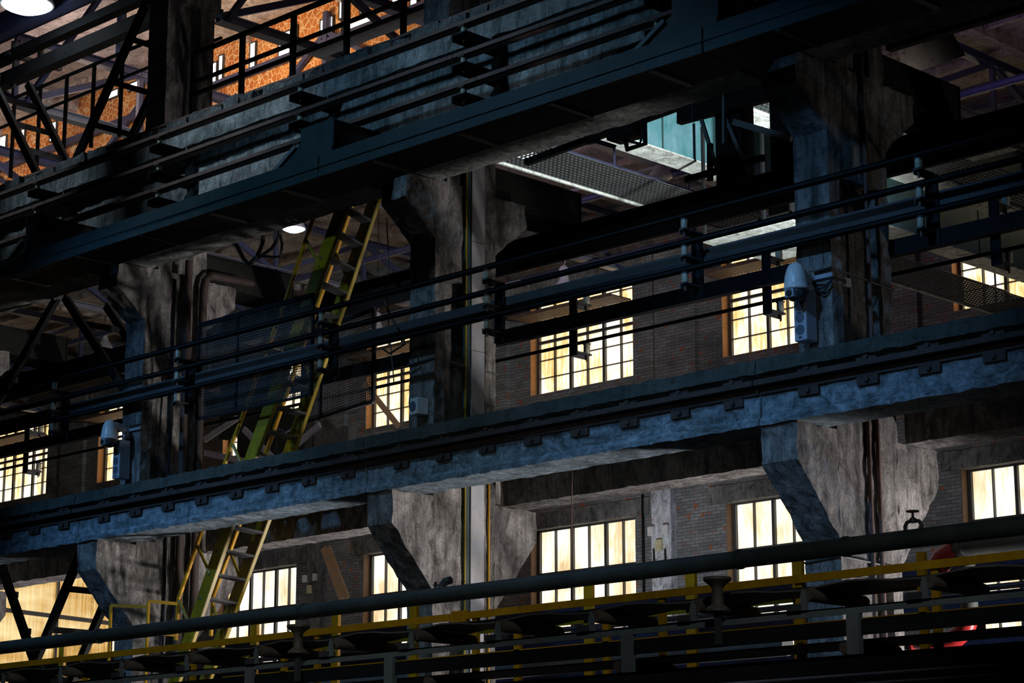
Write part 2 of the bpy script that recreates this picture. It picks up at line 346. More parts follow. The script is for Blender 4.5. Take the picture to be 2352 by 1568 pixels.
#@@STRUCT
# ------------------------------------------------------------------ the setting
struct(MB().box(-62, 26, -22, 22, -0.2, 0).build('floor', 'floor'))
WY = 19.7; WN = [-41.6, -35.6, -29.6, -23.6, -17.6, -11.6, -5.5, 0.5]
WW = 3.33; LZ0, LZ1, UZ0, UZ1 = 5.7, 9.45, 12.72, 15.3
wl = MB(); xs = -62
for x in WN:
    wl.box(xs, x, WY, WY+0.5, 0, 16.95)
    wl.box(x, x+WW, WY, WY+0.5, 0, LZ0); wl.box(x, x+WW, WY, WY+0.5, LZ1, UZ0); wl.box(x, x+WW, WY, WY+0.5, UZ1, 16.95)
    xs = x+WW
wl.box(xs, 14, WY, WY+0.5, 0, 16.95)
struct(wl.build('wall_back', 'brick'), 'grey painted brick wall with two rows of tall windows')
M['lintel'] = concrete('lintel_concrete', (0.13, 0.14, 0.14), (0.20, 0.20, 0.20), (0.26, 0.26, 0.25), 0.5, 0.7, 0.5)
M['jamb'] = plain('amber_lit_jamb', (0.55, 0.26, 0.10), 0.8)  # amber glow from the panes is put into this colour
M['jamb_low'] = plain('dim_lit_jamb', (0.22, 0.13, 0.08), 0.8)  # browner copy for the less brightly lit lower reveals
wi = 0
def window(x, z0, z1, rows, gm, upper):
    global wi
    wi += 1; n = 'window_%d' % wi
    r = bpy.data.objects.new(n, None); C.objects.link(r); r.location = (x, WY, z0); LOC[n] = Vector((x, WY, z0)); r['kind'] = 'structure'
    fr = MB(); y0, y1 = WY+0.22, WY+0.30
    cols = 6
    for k in range(cols+1):
        thick = 0.075 if k in (0, 2, 4, 6) else 0.022
        cx = x+0.05+(WW-0.1)*k/cols; fr.box(cx-thick/2, cx+thick/2, y0, y1, z0, z1)
    for k, zz in enumerate(rows):
        t = 0.07 if zz in (z0, z1) or zz in ((14.05, 14.5) if upper else (8.4,)) else 0.022
        fr.box(x, x+WW, y0+0.01, y1-0.01, zz-t/2, zz+t/2)
    fr.build('window_frame', 'dark', r)
    MB().box(x, x+WW, WY+0.32, WY+0.34, z0, z1).build('glass', gm, r)
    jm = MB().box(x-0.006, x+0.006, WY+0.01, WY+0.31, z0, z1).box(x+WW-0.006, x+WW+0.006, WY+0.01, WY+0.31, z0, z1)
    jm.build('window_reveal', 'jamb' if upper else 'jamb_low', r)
    ln = MB().box(x-0.45, x+WW+0.45, WY-0.04, WY+0.05, z1, z1+0.38).rough(0.25, 0.012, 3, 'xz'); ln.build('lintel', 'lintel', r)
    if upper:
        sh = MB()
        for k in range(34): sh.box(x+WW*k/34, x+WW*(k+0.8)/34, WY-0.75, WY-0.02, 14.52, 14.55)
        sh.box(x, x+WW, WY-0.77, WY-0.73, 14.48, 14.56); sh.build('louvre', 'rust', r)
for x in WN:
    window(x, LZ0, LZ1, [LZ0, 6.5, 7.45, 8.4, LZ1], 'glass_low', False)
    window(x, UZ0, UZ1, [UZ0, 13.16, 13.6, 14.05, 14.5, 14.9, UZ1], 'glass_up', True)
# pilasters on the wall
for i, x in enumerate([-37.5, -31.5, -25.6, -19.6, -13.6, -7.6, -1.6]):
    o = MB().box(x, x+0.57, WY-0.2, WY+0.02, 0, 9.95).rough(0.3, 0.01, 3, 'z').build('trim_%d' % (i+1), 'white_pillar' if i in (4,) else 'lintel'); struct(o)
    o = MB().box(x+0.1, x+1.3, WY-0.12, WY+0.02, 9.95, 16.6).build('trim_%d' % (i+11), 'brick'); struct(o)
# roofs
def slab(name, x0, x1, y0, y1, z, ribx, riby):
    m = MB().box(x0, x1, y0, y1, z, z+0.12)
    y = y0
    while y < y1: m.box(x0, x1, y-0.06, y+0.06, z-0.16, z); y += riby
    x = x0
    while x < x1: m.box(x-0.09, x+0.09, y0, y1, z-0.28, z); x += ribx
    return m
struct(slab('c', -62, 14, 8.25, 20.2, 16.95, 6.0, 1.5).build('ceiling', 'roof'))
struct(slab('c', -62, 14, 1.6, 8.3, 17.95, 3.0, 1.45).build('ceiling_lantern', 'roof'))
struct(MB().box(-62, 14, 8.0, 8.24, 16.6, 17.95).build('wall_lantern', 'rubble'))
for i, (x, wd, z0, z1) in enumerate([(-23.2, 0.5, 17.45, 17.75), (-22.2, 0.25, 17.5, 17.72), (-20.9, 0.2, 17.2, 17.6), (-19.0, 0.6, 17.65, 17.78), (-18.0, 0.5, 17.65, 17.78), (-17.0, 0.3, 17.15, 17.45),
        (-15.35, 0.35, 17.0, 17.5), (-14.9, 0.1, 17.0, 17.6), (-13.9, 0.14, 17.1, 17.6), (-13.0, 0.32, 16.95, 17.55), (-12.6, 0.12, 17.0, 17.6), (-11.75, 0.34, 17.15, 17.5),
        (-10.9, 0.6, 16.95, 17.2), (-10.6, 0.14, 17.35, 17.75), (-9.7, 0.32, 17.3, 17.8), (-9.2, 0.16, 17.0, 17.25), (-11.2, 0.1, 17.4, 17.8)]):
    r = MB().box(x, x+wd, 7.96, 7.99, z0, z1).build('window_%d' % (40+i), 'glass_slot'); struct(r)
    MB().box(x-0.03, x+wd+0.03, 7.95, 8.0, z1, z1+0.03).box(x-0.03, x+wd+0.03, 7.95, 8.0, z0-0.03, z0).box(x-0.03, x, 7.95, 8.0, z0, z1).box(x+wd, x+wd+0.03, 7.95, 8.0, z0, z1).build('window_frame', 'dark', r)
#@@COLUMNS
# ------------------------------------------------------------------ columns
def column(X):
    t = thing('concrete_column', '', 'column', (X, 0, 0))
    m = MB()
    a, b, c0, c1 = 0.0, 1.05, 0.24, 0.84
    prof = [(X-0.45, a), (X, a), (X, c0-0.06), (X-0.14, c0+0.02), (X-0.14, c1-0.02), (X, c1+0.04), (X, b), (X-0.45, b), (X-0.45, c1+0.04), (X-0.31, c1-0.02), (X-0.31, c0+0.02), (X-0.45, c0-0.06)]
    full = [(X-0.45, a), (X, a), (X, b), (X-0.45, b)]
    for z0, z1, pr in ((0, 4.55, prof), (4.55, 6.6, full), (6.6, 8.75, prof), (8.75, 10.0, full)):
        m.prism(pr, 'z', z0, z1)
    m.rough(0.1, 0.010, 5, 'yz').build('shaft', 'col', t)
    c = MB().prism([(-0.66, 6.02), (-0.66, 5.63), (0.02, 4.86), (0.02, 6.02)], 'x', X-0.45, X).prism([(1.03, 6.02), (1.78, 6.02), (1.78, 5.63), (1.25, 4.98), (1.03, 4.68)], 'x', X-0.45, X)
    c.rough(0.07, 0.012, 5.5, 'xyz').build('lower_corbel', 'col', t)
    c = MB().prism([(-0.50, 9.98), (-0.50, 9.64), (0.02, 9.22), (0.02, 9.98)], 'x', X-0.45, X).prism([(1.03, 9.98), (1.60, 9.98), (1.60, 9.68), (1.03, 9.20)], 'x', X-0.45, X)
    c.rough(0.07, 0.012, 5.5, 'xyz').build('upper_corbel', 'col', t)
    c = MB().prism([(X-0.45, .2), (X, .2), (X, .42), (X-0.14, .5), (X-0.14, .72), (X, .80), (X, 1.05), (X-0.45, 1.05)], 'z', 10.0, 17.0)
    c.rough(0.25, 0.012, 2.5, 'z').build('upper_shaft', 'col', t)
    MB().box(X-0.55, X+0.03, 0.15, 1.12, 14.15, 14.7).rough(0.15, 0.01, 3).build('collar', 'col', t)
    return t
cols = {}
for X, lab in ((-18, 'hidden concrete column beyond the left edge'), (-12, 'concrete column at the left edge, only its corbels showing past the frame'),
               (-6, 'concrete column with two rusty vertical pipes and a dome camera, left of the ladder'),
               (0, 'middle concrete column with pale sheet metal strip and small square loudspeaker'),
               (6, 'rough concrete column at right behind the dome camera and junction box')):
    if X == -18: continue
    t = column(X); t['label'] = lab; t['group'] = 'corbelled concrete columns'; cols[X] = t
#@@GIRDERS
# ------------------------------------------------------------------ upper front concrete girder, per bay
BAY = {-24: 'far left', -18: 'second from left', -12: 'left', -6: 'middle', 0: 'right', 6: 'far right'}
PLU = {-18: 'leaving the frame at the left edge', -12: 'left of the tall steel-legged brace bay column', -6: 'above the yellow ladder, patches of cold light on it', 0: 'over the middle column, darkening to the right', 6: 'in the dark upper right corner'}
for X in (-18, -12, -6, 0, 6):
    m = MB()
    m.box(X-0.45+0.005, X+5.545, -0.45, 0.07, 10.55, 11.42)
    m.box(X+0.0, X+5.16, -0.45, 0.07, 9.99, 10.55)
    m.box(X-0.445, X+5.545, -0.62, 0.07, 11.27, 11.53)
    m.rough(0.12, 0.010, 5, 'xz')
    tag(m.build('concrete_crane_girder', 'girder'), 'stained upper concrete crane girder span '+PLU[X], 'girder', 'upper concrete girder spans')
bn = 0
x = -19.0
while x < 11.5:
    wd = random.uniform(0.28, 0.5); gap = 0.03 if random.random() < 0.8 else 0.12
    h = random.uniform(0.17, 0.25); y0 = random.uniform(-0.60, -0.54)
    if -11.5 < x < 8:
        m = MB().box(x, x+wd, y0, -0.28, 11.53, 11.53+h).rough(0.07, 0.02, 6)
        tag(m.build('masonry_block', 'brickrow'), 'weathered grey masonry block in the course along the top edge of the upper girder', 'block', 'masonry blocks along the upper girder edge'); bn += 1
    x += wd+gap
tag(MB().box(XL, XR, -0.50, -0.25, 11.765, 11.80).rough(0.5, 0.008, 2, 'x').build('coping_strip', 'rust'), 'thin rusty strip lying on the masonry course of the upper girder', 'strip')
# upper steel edge beams (walkway channel)
sx = [-12.36-6, -12.36, -6.36, -0.36, 5.66, 11.7]
LBU = ['steel edge beam section at the left frame edge', 'dark teal steel edge beam section with a dented face, left', 'dark teal steel edge beam section above the yellow ladder',
       'dark teal steel edge beam section running above the middle column', 'dark teal steel edge beam section in the upper right, beyond the joint']
for i in range(5):
    a, b = sx[i]+0.012, sx[i+1]-0.012
    t = thing('steel_edge_beam', LBU[i], 'beam', ((a+b)/2, -1.6, 9.75), 'teal steel edge beams')
    MB().box(a, b, -1.60, -1.585, 9.75, 10.03).box(a, b, -1.585, -1.50, 10.015, 10.03).box(a, b, -1.615, -1.60, 9.865, 9.88).build('face_plate', 'blue', t)
    MB().box(a, b, -1.585, -0.93, 9.75, 9.765).box(a, b, -0.93, -0.915, 9.75, 9.92).build('bottom_plate', 'black', t)
    rb = MB(); xx = a+0.9
    while xx < b-0.2: rb.box(xx, xx+0.07, -1.58, -0.92, 9.735, 9.75); xx += 1.45
    rb.build('stiffener', 'dark', t)
# cross beams on the upper corbels
LX = {-12: 'steel cross beam stub on the leftmost column', -6: 'steel cross beam on the column left of the ladder, end plate beneath the roof lamp',
      0: 'steel cross beam on the middle column, its end plate above the upper girder flange', 6: 'steel cross beam on the right column, in the dark upper right'}
for X in (-12, -6, 0, 6):
    t = thing('steel_cross_beam', LX[X], 'beam', (X-0.5, 0.6, 10.0), 'steel cross beams on the corbels')
    cx = X-0.51; z0, z1 = 10.0, 10.47
    MB().box(cx-0.31, cx+0.31, -1.49, 2.86, z1-0.025, z1).box(cx-0.31, cx+0.31, -1.49, 2.86, z0, z0+0.025).build('flange', 'beam_black', t)
    MB().box(cx+0.27, cx+0.29, -1.49, 2.85, z0+0.02, z1-0.02).box(cx-0.29, cx-0.27, -1.49, 2.85, z0+0.02, z1-0.02).build('web', 'beam_black', t)
    MB().prism([(cx-0.31, z1+0.01), (cx+0.31, z1+0.01), (cx+0.31, 10.15), (cx+0.22, 9.95), (cx-0.31+0.07, 9.9), (cx-0.31, 10.05)], 'y', -1.51, -1.49).build('end_plate', 'blue', t)
    MB().box(cx-0.31, cx+0.31, 2.85, 2.87, z0-0.02, z1).build('rear_end_plate', 'beam_black', t)
    g_ = MB().prism([(cx-0.90, 10.02), (cx-0.31, 10.38), (cx-0.31, 10.1), (cx-0.8, 9.9)], 'y', -1.45, -1.43)
    g_.build('gusset', 'blue', t)
    MB().bar((cx-0.45, -1.47, 10.30), (cx-1.25, -1.47, 9.85), 0.03, 0.05).build('brace_rod', 'grey', t)
# bearing plates
# rear monorail beam with bolt holes showing daylight
t = thing('monorail_beam', 'long black steel beam hung under the cross beam ends, crossing behind the columns', 'beam', (-3, 2.72, 9.7))
MB().box(XL, XR, 2.62, 2.84, 9.955, 9.975).box(XL, XR, 2.58, 2.86, 9.66, 9.69).box(XL, XR, 2.715, 2.73, 9.69, 9.955).build('web', 'black', t)
MB().box(XL, XR, 2.60, 2.615, 9.53, 9.66).box(XL, XR, 2.55, 2.61, 9.50, 9.53).build('lower_angle', 'black', t)
hg = MB()
for X in (-12, -6, 0, 6): hg.box(X-0.6, X-0.4, 2.70, 2.74, 9.97, 10.01)
hg.build('hanger', 'dark', t)
# lower front girder: T-section
LLG = {-18: 'beyond the left edge', -12: 'at the left edge', -6: 'between the ladder and the left column', 0: 'between the middle and right columns', 6: 'at the right edge'}
for X in (-18, -12, -6, 0, 6):
    m = MB().prism([(-0.72, 6.70), (-0.74, 6.55), (-0.66, 6.52), (-0.66, 6.12), (-0.70, 6.08), (-0.70, 6.02), (-0.14, 6.02), (-0.14, 6.55), (0.0, 6.6), (0.0, 6.70)], 'x', X-0.44, X+5.54)
    m.rough(0.08, 0.010, 5.5, 'xz')
    t = thing('concrete_crane_girder', 'blue-lit lower concrete crane girder span '+LLG[X], 'girder', (X-0.44, -0.4, 6.02), 'lower concrete girder spans')
    m.build('concrete_body', 'lime', t)
    MB().box(X-0.44, X+5.54, -0.79, -0.66, 6.42, 6.475).box(X-0.44, X+5.54, -0.69, -0.655, 6.34, 6.42).build('side_rail', 'rust_dark', t)
    k = 0; xx = X+0.05
    while xx < X+5.4:
        MB().box(xx, xx+0.25, -0.70, -0.665, 6.475, 6.58).lathe((xx+0.125, -0.69, 6.525), [(0.03, 0), (0.03, 0.03)], 6, (0, -1, 0)).build('clip_plate', 'rust_dark', t)
        MB().box(xx, xx+0.25, -0.695, -0.655, 6.25, 6.34).lathe((xx+0.125, -0.69, 6.30), [(0.03, 0), (0.03, 0.03)], 6, (0, -1, 0)).build('clip_plate', 'rust_dark', t)
        xx += 0.72
# lower rear girder
for X in (-18, -12, -6, 0, 6):
    m = MB().prism([(0.89, 6.62), (0.89, 6.42), (1.16, 6.40), (1.18, 6.02), (1.62, 6.02), (1.62, 6.62)], 'x', X+0.02, X+5.52)
    m.rough(0.10, 0.009, 5, 'xz')
    tag(m.build('concrete_crane_girder', 'col'), 'shadowed rear concrete girder span with pale lit underside, '+LLG[X], 'girder', 'rear concrete girder spans')
for x0, x1, l in ((-20, -6.5, 'left of the left column'), (-5.95, -4.35, 'between the left column and the ladder'), (-3.3, -0.5, 'between the ladder and the middle column'), (0.05, 5.5, 'between the middle and right columns'), (6.05, 12, 'right of the right column')):
    tag(MB().box(x0, x1, 0.02, 0.88, 6.63, 6.68).build('blocking_slab', 'col'), 'assumed light-blocking concrete slab between the two lower girders, '+l, 'slab', 'light-blocking slabs')  # assumed slabs, added to keep near-aisle light off the rear girder
# ------------------------------------------------------------------ insulators and conductor rails
def insul(m, x, y, z, h=0.16, r=0.055):
    m.lathe((x, y, z), [(r*0.5, -0.012), (r*0.85, -0.01), (r, 0.0), (r, h*0.78), (r*0.85, h*0.8), (r*0.85, h*0.84), (r, h*0.86), (r, h*0.95), (r*0.7, h)], 18)
def upper_set(X, z, lab):
    t = thing('insulator_bracket', lab, 'insulator', (X, -0.9, z), 'insulator brackets on the upper girder')
    MB().box(X-0.09, X+0.14, -1.14, -0.44, z-0.015, z).box(X-0.09, X-0.075, -1.14, -0.44, z-0.09, z-0.015).build('arm', 'black', t)
    MB().prism([(-0.45, z), (-0.62, z), (-0.62, z+0.12), (-0.52, z+0.27), (-0.45, z+0.27)], 'x', X+0.03, X+0.05).build('wall_plate', 'grey', t)
    m = MB(); insul(m, X, -1.03, z+0.012, 0.095, 0.037); io = m.build('insulator', 'ceramic', t, True)
    MB().box(X-0.05, X+0.05, -1.08, -0.98, z+0.105, z+0.115).build('cap', 'rust', io)
    MB().lathe((X, -1.03, z-0.08), [(0.012, 0), (0.012, 0.11)], 8).build('bolt', 'rust', io)
    return t
WH = {-7.32: 'at far left of the upper girder', -4.38: 'left of the first end plate', -1.42: 'just above the ladder and end plate', 1.56: 'above the middle column', 4.56: 'in the shaded right stretch'}
LV = {11.19: 'topmost', 10.81: 'middle', 10.43: 'lowest'}
for X in WH:
    for z in LV:
        upper_set(X, z, LV[z]+' of three insulator brackets on the upper girder, '+WH[X])
def rail(name, y, z, h, w, mat, lab, x0=XL, x1=XR):
    m = MB().box(x0, x1, y-w/2, y+w/2, z, z+h)
    return tag(m.build(name, mat), lab, 'rail')
for z, l in ((11.19, 'topmost'), (10.81, 'middle'), (10.43, 'lowest')):
    m = MB().box(XL, XR, -1.07, -1.058, z+0.115, z+0.175).box(XL, XR, -1.07, -0.94, z+0.115, z+0.127)
    tag(m.build('conductor_rail', 'rust'), l+' of three rusty conductor rails carried along the upper girder face', 'rail')
def mid_set(X, lab):
    t = thing('insulator_stand', lab, 'insulator', (X, -0.3, 7.7), 'insulator stands in front of the columns')
    MB().box(X-0.05, X+0.07, -0.29, -0.27, 7.62, 8.34).box(X-0.05, X-0.03, -0.33, -0.27, 7.62, 8.34).build('post', 'black', t)
    for z in (8.355, 8.055, 7.755):
        MB().box(X-0.03, X+0.04, -0.55, -0.28, z-0.02, z).box(X-0.03, X-0.02, -0.55, -0.28, z-0.06, z-0.02).build('arm', 'dark', t)
        m = MB(); insul(m, X, -0.5, z+0.012, 0.095, 0.036); io = m.build('insulator', 'ceramic', t, True)
        MB().lathe((X, -0.5, z+0.105), [(0.045, 0), (0.048, 0.005), (0.04, 0.014), (0.02, 0.016)], 14).build('cap', 'dark', io)
        MB().lathe((X, -0.5, z-0.09), [(0.012, 0), (0.012, 0.10)], 8).build('bolt', 'rust', io)
    return t
ms = mid_set(1.42, 'insulator stand carrying three rails, right behind the middle column')
for X, lab in ((-7.45, 'insulator stand carrying three rails at far left'), (-4.52, 'insulator stand carrying three rails over the left column pipes'), (-1.55, 'insulator stand carrying three rails in front of the ladder'),
               (4.44, 'insulator stand carrying three rails left of the dome camera column'), (7.46, 'insulator stand carrying three rails in front of the teal crane girder at right')):
    dup(ms, (X, -0.3, 7.7), lab)
for z, l in ((8.475, 'topmost'), (8.175, 'middle'), (7.875, 'lowest')):
    m = MB().box(XL, XR, -0.53, -0.515, z, z+0.052).box(XL, XR, -0.53, -0.47, z+0.04, z+0.052).box(XL, XR, -0.53, -0.46, z, z+0.012)
    tag(m.build('conductor_rail', 'black'), l+' of three black conductor rails crossing in front of all the columns', 'rail')
tag(MB().box(XL, XR, -0.26, -0.24, 8.0, 8.17).box(XL, XR, -0.24, -0.16, 8.155, 8.17).box(XL, XR, -0.24, -0.16, 8.0, 8.015).build('steel_channel', 'dark'), 'dull purple-grey steel channel running between the middle and lowest rails', 'beam')
# rear set
def back_set(X, lab):
    t = thing('insulator_stand', lab, 'insulator', (X, 1.3, 7.8), 'rear insulator stands behind the columns')
    MB().box(X-0.05, X+0.07, 1.29, 1.31, 7.78, 8.50).box(X-0.05, X-0.03, 1.29, 1.36, 7.78, 8.50).build('post', 'black', t)
    for z in (8.47, 7.84):
        MB().box(X-0.03, X+0.04, 1.30, 1.60, z-0.02, z).box(X-0.03, X-0.02, 1.30, 1.60, z-0.07, z-0.02).build('arm', 'dark', t)
        m = MB(); insul(m, X, 1.55, z+0.012, 0.11, 0.042); io = m.build('insulator', 'ceramic', t, True)
        MB().lathe((X, 1.55, z+0.12), [(0.05, 0), (0.055, 0.01), (0.03, 0.02)], 14).build('cap', 'dark', io)
        MB().lathe((X, 1.55, z-0.10), [(0.012, 0), (0.012, 0.11)], 8).build('bolt', 'rust', io)
    return t
bs = back_set(1.1, 'rear insulator stand silhouetted against the central upper window')
for X, lab in ((-10.9, 'rear insulator stand silhouetted against the leftmost upper window'), (4.12, 'rear insulator stand silhouetted against the window beside the dome camera'), (7.15, 'rear insulator stand at the right edge in front of the crane girder')):
    dup(bs, (X, 1.3, 7.8), lab)
tag(MB().box(XL, XR, 1.18, 1.28, 8.09, 8.27).build('steel_channel', 'black'), 'black rear channel crossing the top of the upper windows behind the columns', 'beam')
tag(MB().box(XL, XR, 1.54, 1.56, 7.98, 8.02).build('conductor_rail', 'black'), 'thin rear rail crossing the panes of the upper windows', 'rail')
tag(MB().box(XL, XR, 1.54, 1.56, 8.61, 8.65).build('conductor_rail', 'black'), 'thin rear rail carried on the upper arms of the rear stands', 'rail')
#@@PART2
# ------------------------------------------------------------------ the yellow ladder
t = thing('ship_ladder', 'tall steep yellow steel ladder rising through the column row, left of the middle column', 'ladder', (-4.9, 0.45, 3.2))
LP = [(-1.83, 10.19), (-2.51, 8.98), (-3.62, 7.04), (-4.78, 4.85), (-5.5, 3.5)]
RP = [(-1.86, 10.5), (-2.07, 10.33), (-2.69, 9.08), (-3.72, 7.14), (-4.94, 5.01), (-5.75, 3.6)]
def lerp_at(P, z):
    for (x0, z0), (x1, z1) in zip(P, P[1:]):
        if z1 <= z <= z0: return x0+(x1-x0)*(z0-z)/(z0-z1)
    return P[-1][0] if z < P[-1][1] else P[0][0]
for P, y in ((LP, 0.10), (RP, 0.80)):
    m = MB()
    for (x0, z0), (x1, z1) in zip(P, P[1:]):
        m.bar((x0, y, z0), (x1, y, z1), 0.012, 0.20, (-0.87, 0, 0.5)); m.bar((x0+0.088, y+0.025, z0-0.05), (x1+0.088, y+0.025, z1-0.05), 0.05, 0.012, (0.87, 0, -0.5))
    m.build('stringer', 'green_yellow', t)
z = 10.05
while z > 3.6:
    xa, xb = lerp_at(LP, z), lerp_at(RP, z)
    MB().bar((xa+0.03, 0.11, z), (xb+0.03, 0.79, z), 0.16, 0.03).build('tread', 'dark', t); z -= 0.305
H1 = [(735, 456), (656, 690), (518, 1060), (410, 1375), (404, 1470)]
H2 = [(818, 445), (765, 600), (625, 1000), (490, 1370), (484, 1460)]
for H, y, P in ((H1, 0.10, LP), (H2, 0.80, RP)):
    pts = [onY(a, b, y) for a, b in H]; m = MB().path([pts[0]]+pts[1:], 0.03, 10)
    h = m.build('handrail', 'yellow', t, True)
    HP = [(p.x, p.z) for p in pts]
    for z in (9.75, 8.45, 7.2, 5.9, 5.2):
        MB().path([(lerp_at(HP, z), y, z), (lerp_at(P, z-0.42), y, z-0.42)], 0.022, 8).build('handrail_stay', 'green_yellow', h, True)
# small yellow landing rail at the ladder foot
t = thing('guard_rail', 'small bent yellow tube guard around the ladder foot, left', 'railing', (-5.5, -0.4, 4.0))
a, b, c_ = onY(255, 1390, -0.9), onY(341, 1380, -0.6), onY(408, 1370, -0.3)
for p, q in ((a, b), (b, c_)):
    MB().bar(p, Vector((q.x, q.y, p.z-0.03)), 0.04, 0.04).build('top_rail', 'yellow', t)
for p in (a, b):
    MB().path([p, Vector((p.x, p.y, 4.0))], 0.022, 8).build('post', 'yellow', t, True)
MB().bar(Vector((b.x, b.y, b.z-0.42)), Vector((c_.x, c_.y, b.z-0.45)), 0.03, 0.03).build('mid_rail', 'yellow', t)
# ------------------------------------------------------------------ mesh screens
def mesh_panel(name, lab, x0, x1, y, z0, z1, dz, step, bottom='dark'):
    t = thing(name, lab, 'screen', (x0, y, z0))
    fr = MB(); fr.bar((x0, y, z0), (x0, y, z1), 0.05, 0.05); fr.bar((x1, y, z0+dz), (x1, y, z1+dz), 0.04, 0.04)
    fr.bar((x0, y, z1), (x1, y, z1+dz), 0.05, 0.06); fr.bar((x0, y, z0), (x1, y, z0+dz), 0.03, 0.03)
    fr.bar(((x0+x1)/2-0.35, y, z0), ((x0+x1)/2-0.35, y, z1+dz/2), 0.035, 0.035); fr.build('frame', 'black', t)
    m = MB(); n = int((z1-z0)/step)
    def quad(a, b, c, d): m.bm.faces.new([m.bm.verts.new(p) for p in (a, b, c, d)])
    wt = 0.0075
    for k in range(1, n):
        zz = z0+step*k; m.bar((x0, y, zz), (x1, y, zz+dz), wt, wt)
    k = x0+step
    while k < x1:
        f = (k-x0)/(x1-x0); m.bar((k, y, z0+dz*f), (k, y, z1+dz*f), wt, wt, (0, 1, 0)); k += step
    m.build('wire_mesh', 'dark', t)
    return t
mesh_panel('mesh_screen', 'fine dark wire mesh screen hung in front of the ladder', -4.53, -2.15, -0.14, 7.56, 8.87, 0.0, 0.034)
mesh_panel('mesh_screen', 'second wire mesh screen behind the ladder, reaching the window by the middle column', -3.9, -2.46, 1.2, 7.60, 8.85, 0.12, 0.034)
tag(MB().path([onY(640, 985, 1.22), onY(655, 992, 1.22), onY(670, 985, 1.22), onY(760, 950, 1.22), onY(857, 925, 1.22)], 0.014, 6).build('edge_tube', 'light_steel', None, True), 'pale bent tube along the foot of the rear mesh screen', 'tube')
# ------------------------------------------------------------------ sheet strip, conduits and pipes on columns
t = thing('sheet_metal_trunking', 'tall pale grey sheet metal trunking on the middle column', 'trunking', (0.04, 0.7, 0))
MB().box(0.01, 0.05, 0.585, 0.81, 0.5, 7.9).box(0.012, 0.047, 0.585, 0.81, 7.91, 9.3).box(0.01, 0.05, 0.585, 0.81, 9.31, 10.7).build('cover', 'sheet', t)
MB().box(-0.02, 0.03, 0.50, 0.585, 0.5, 10.6).build('side_channel', 'blue', t)
MB().box(0.03, 0.05, 0.485, 0.50, 0.5, 10.6).build('edge_strip', 'green_yellow', t)
def vtube(name, x, y, z0, z1, r, mat, lab, cat='pipe', top=None):
    pts = [(x, y, z0)] + ([(x, y, z1)] if not top else [(x, y, z1-0.25), (x, y+0.03, z1-0.1), (x, y+0.12, z1), (x, y+0.9, z1+0.02)])
    return tag(MB().path(pts, r, 12).build(name, 'rust_dark' if r > 0.04 else mat, None, True), lab, cat)
vtube('vertical_pipe', -5.9, 0.66, 2.0, 10.2, 0.055, 'rust', 'left of two rusty vertical pipes on the left column')
vtube('vertical_pipe', -5.88, 0.92, 2.0, 10.05, 0.06, 'rust', 'right of two rusty vertical pipes on the left column, bent at its top', top=True)
vtube('conduit', -5.97, 0.48, 2.0, 9.9, 0.018, 'black', 'thin black conduit beside the two rusty pipes on the left column', 'conduit')
vtube('conduit', 6.03, 0.62, 6.6, 11.0, 0.022, 'rust', 'thin rusty conduit up the middle of the right column', 'conduit')
vtube('conduit', 6.03, 0.50, 2.0, 6.3, 0.024, 'rust', 'left of two thin conduits on the lower part of the right column', 'conduit')
vtube('conduit', 6.03, 0.66, 2.0, 6.3, 0.026, 'rust', 'right of two thin conduits on the lower part of the right column', 'conduit')
vtube('conduit', 0.02, 0.92, 2.0, 6.3, 0.014, 'yellow', 'thin yellowish conduit right of the sheet metal trunking', 'conduit')
def strap(X, z, lab):
    m = MB().path([(X-0.47, -0.02, z-0.03), (X+0.01, -0.02, z), (X+0.02, 0.5, z-0.02), (X+0.02, 1.07, z-0.05)], 0.012, 6)
    tag(m.build('wire_tie', 'dark', None, True), lab, 'wire')
strap(0, 7.72, 'dark wire tied round the middle column above the square loudspeaker'); strap(6, 7.72, 'dark wire tied round the right column above the dome camera'); strap(6, 4.72, 'dark wire tied round the foot of the right lower corbel')
# ------------------------------------------------------------------ dome cameras and column loudspeakers
def dome(X, z, lab, big=1.0):
    t = thing('dome_camera', lab, 'camera', (X-0.19, -0.36, z), 'dome cameras')
    c = Vector((X-0.19, -0.36, z)); s = big
    MB().lathe(c, [(0.0, 0.24*s), (0.03*s, 0.238*s), (0.065*s, 0.215*s), (0.09*s, 0.17*s), (0.108*s, 0.10*s), (0.116*s, 0.03*s), (0.118*s, 0.0), (0.121*s, -0.004), (0.121*s, -0.03*s), (0.112*s, -0.04*s)], 32).build('housing', 'white', t, True)
    MB().lathe(c, [(0.104*s, -0.04*s), (0.104*s, -0.07*s), (0.092*s, -0.11*s), (0.065*s, -0.138*s), (0.03*s, -0.15*s), (0, -0.152*s)], 28).build('bubble', 'glass_dark', t, True)
    d = Vector((0.45, -0.9, 0)).normalized()
    l = MB().box(c.x-0.055*s, c.x+0.05*s, c.y-0.112*s, c.y-0.03*s, c.z-0.125*s, c.z-0.045*s).build('lens_block', 'speaker', t)
    MB().lathe(c+Vector((0.0, -0.112*s, -0.085*s)), [(0.033*s, 0.0), (0.033*s, 0.012), (0.024*s, 0.014), (0.0, 0.014)], 20, (0, -1, 0)).build('lens', 'rubber', l, True)
    ar = MB().path([c+Vector((0.0, 0.03, 0.16*s)), c+Vector((-0.01, 0.10, 0.185*s)), c+Vector((-0.03, 0.20, 0.17*s)), c+Vector((-0.055, 0.325, 0.13*s))], [0.03*s, 0.042*s, 0.045*s, 0.05*s], 14)
    ar.build('wall_arm', 'white', t, True)
    MB().box(c.x-0.115, c.x-0.005, -0.045, -0.012, c.z+0.02, c.z+0.22).build('mount_plate', 'white', t, bev=0.01)
    return t
dome(6.0, 7.49, 'white dome security camera on the right column over a tall loudspeaker', 1.05)
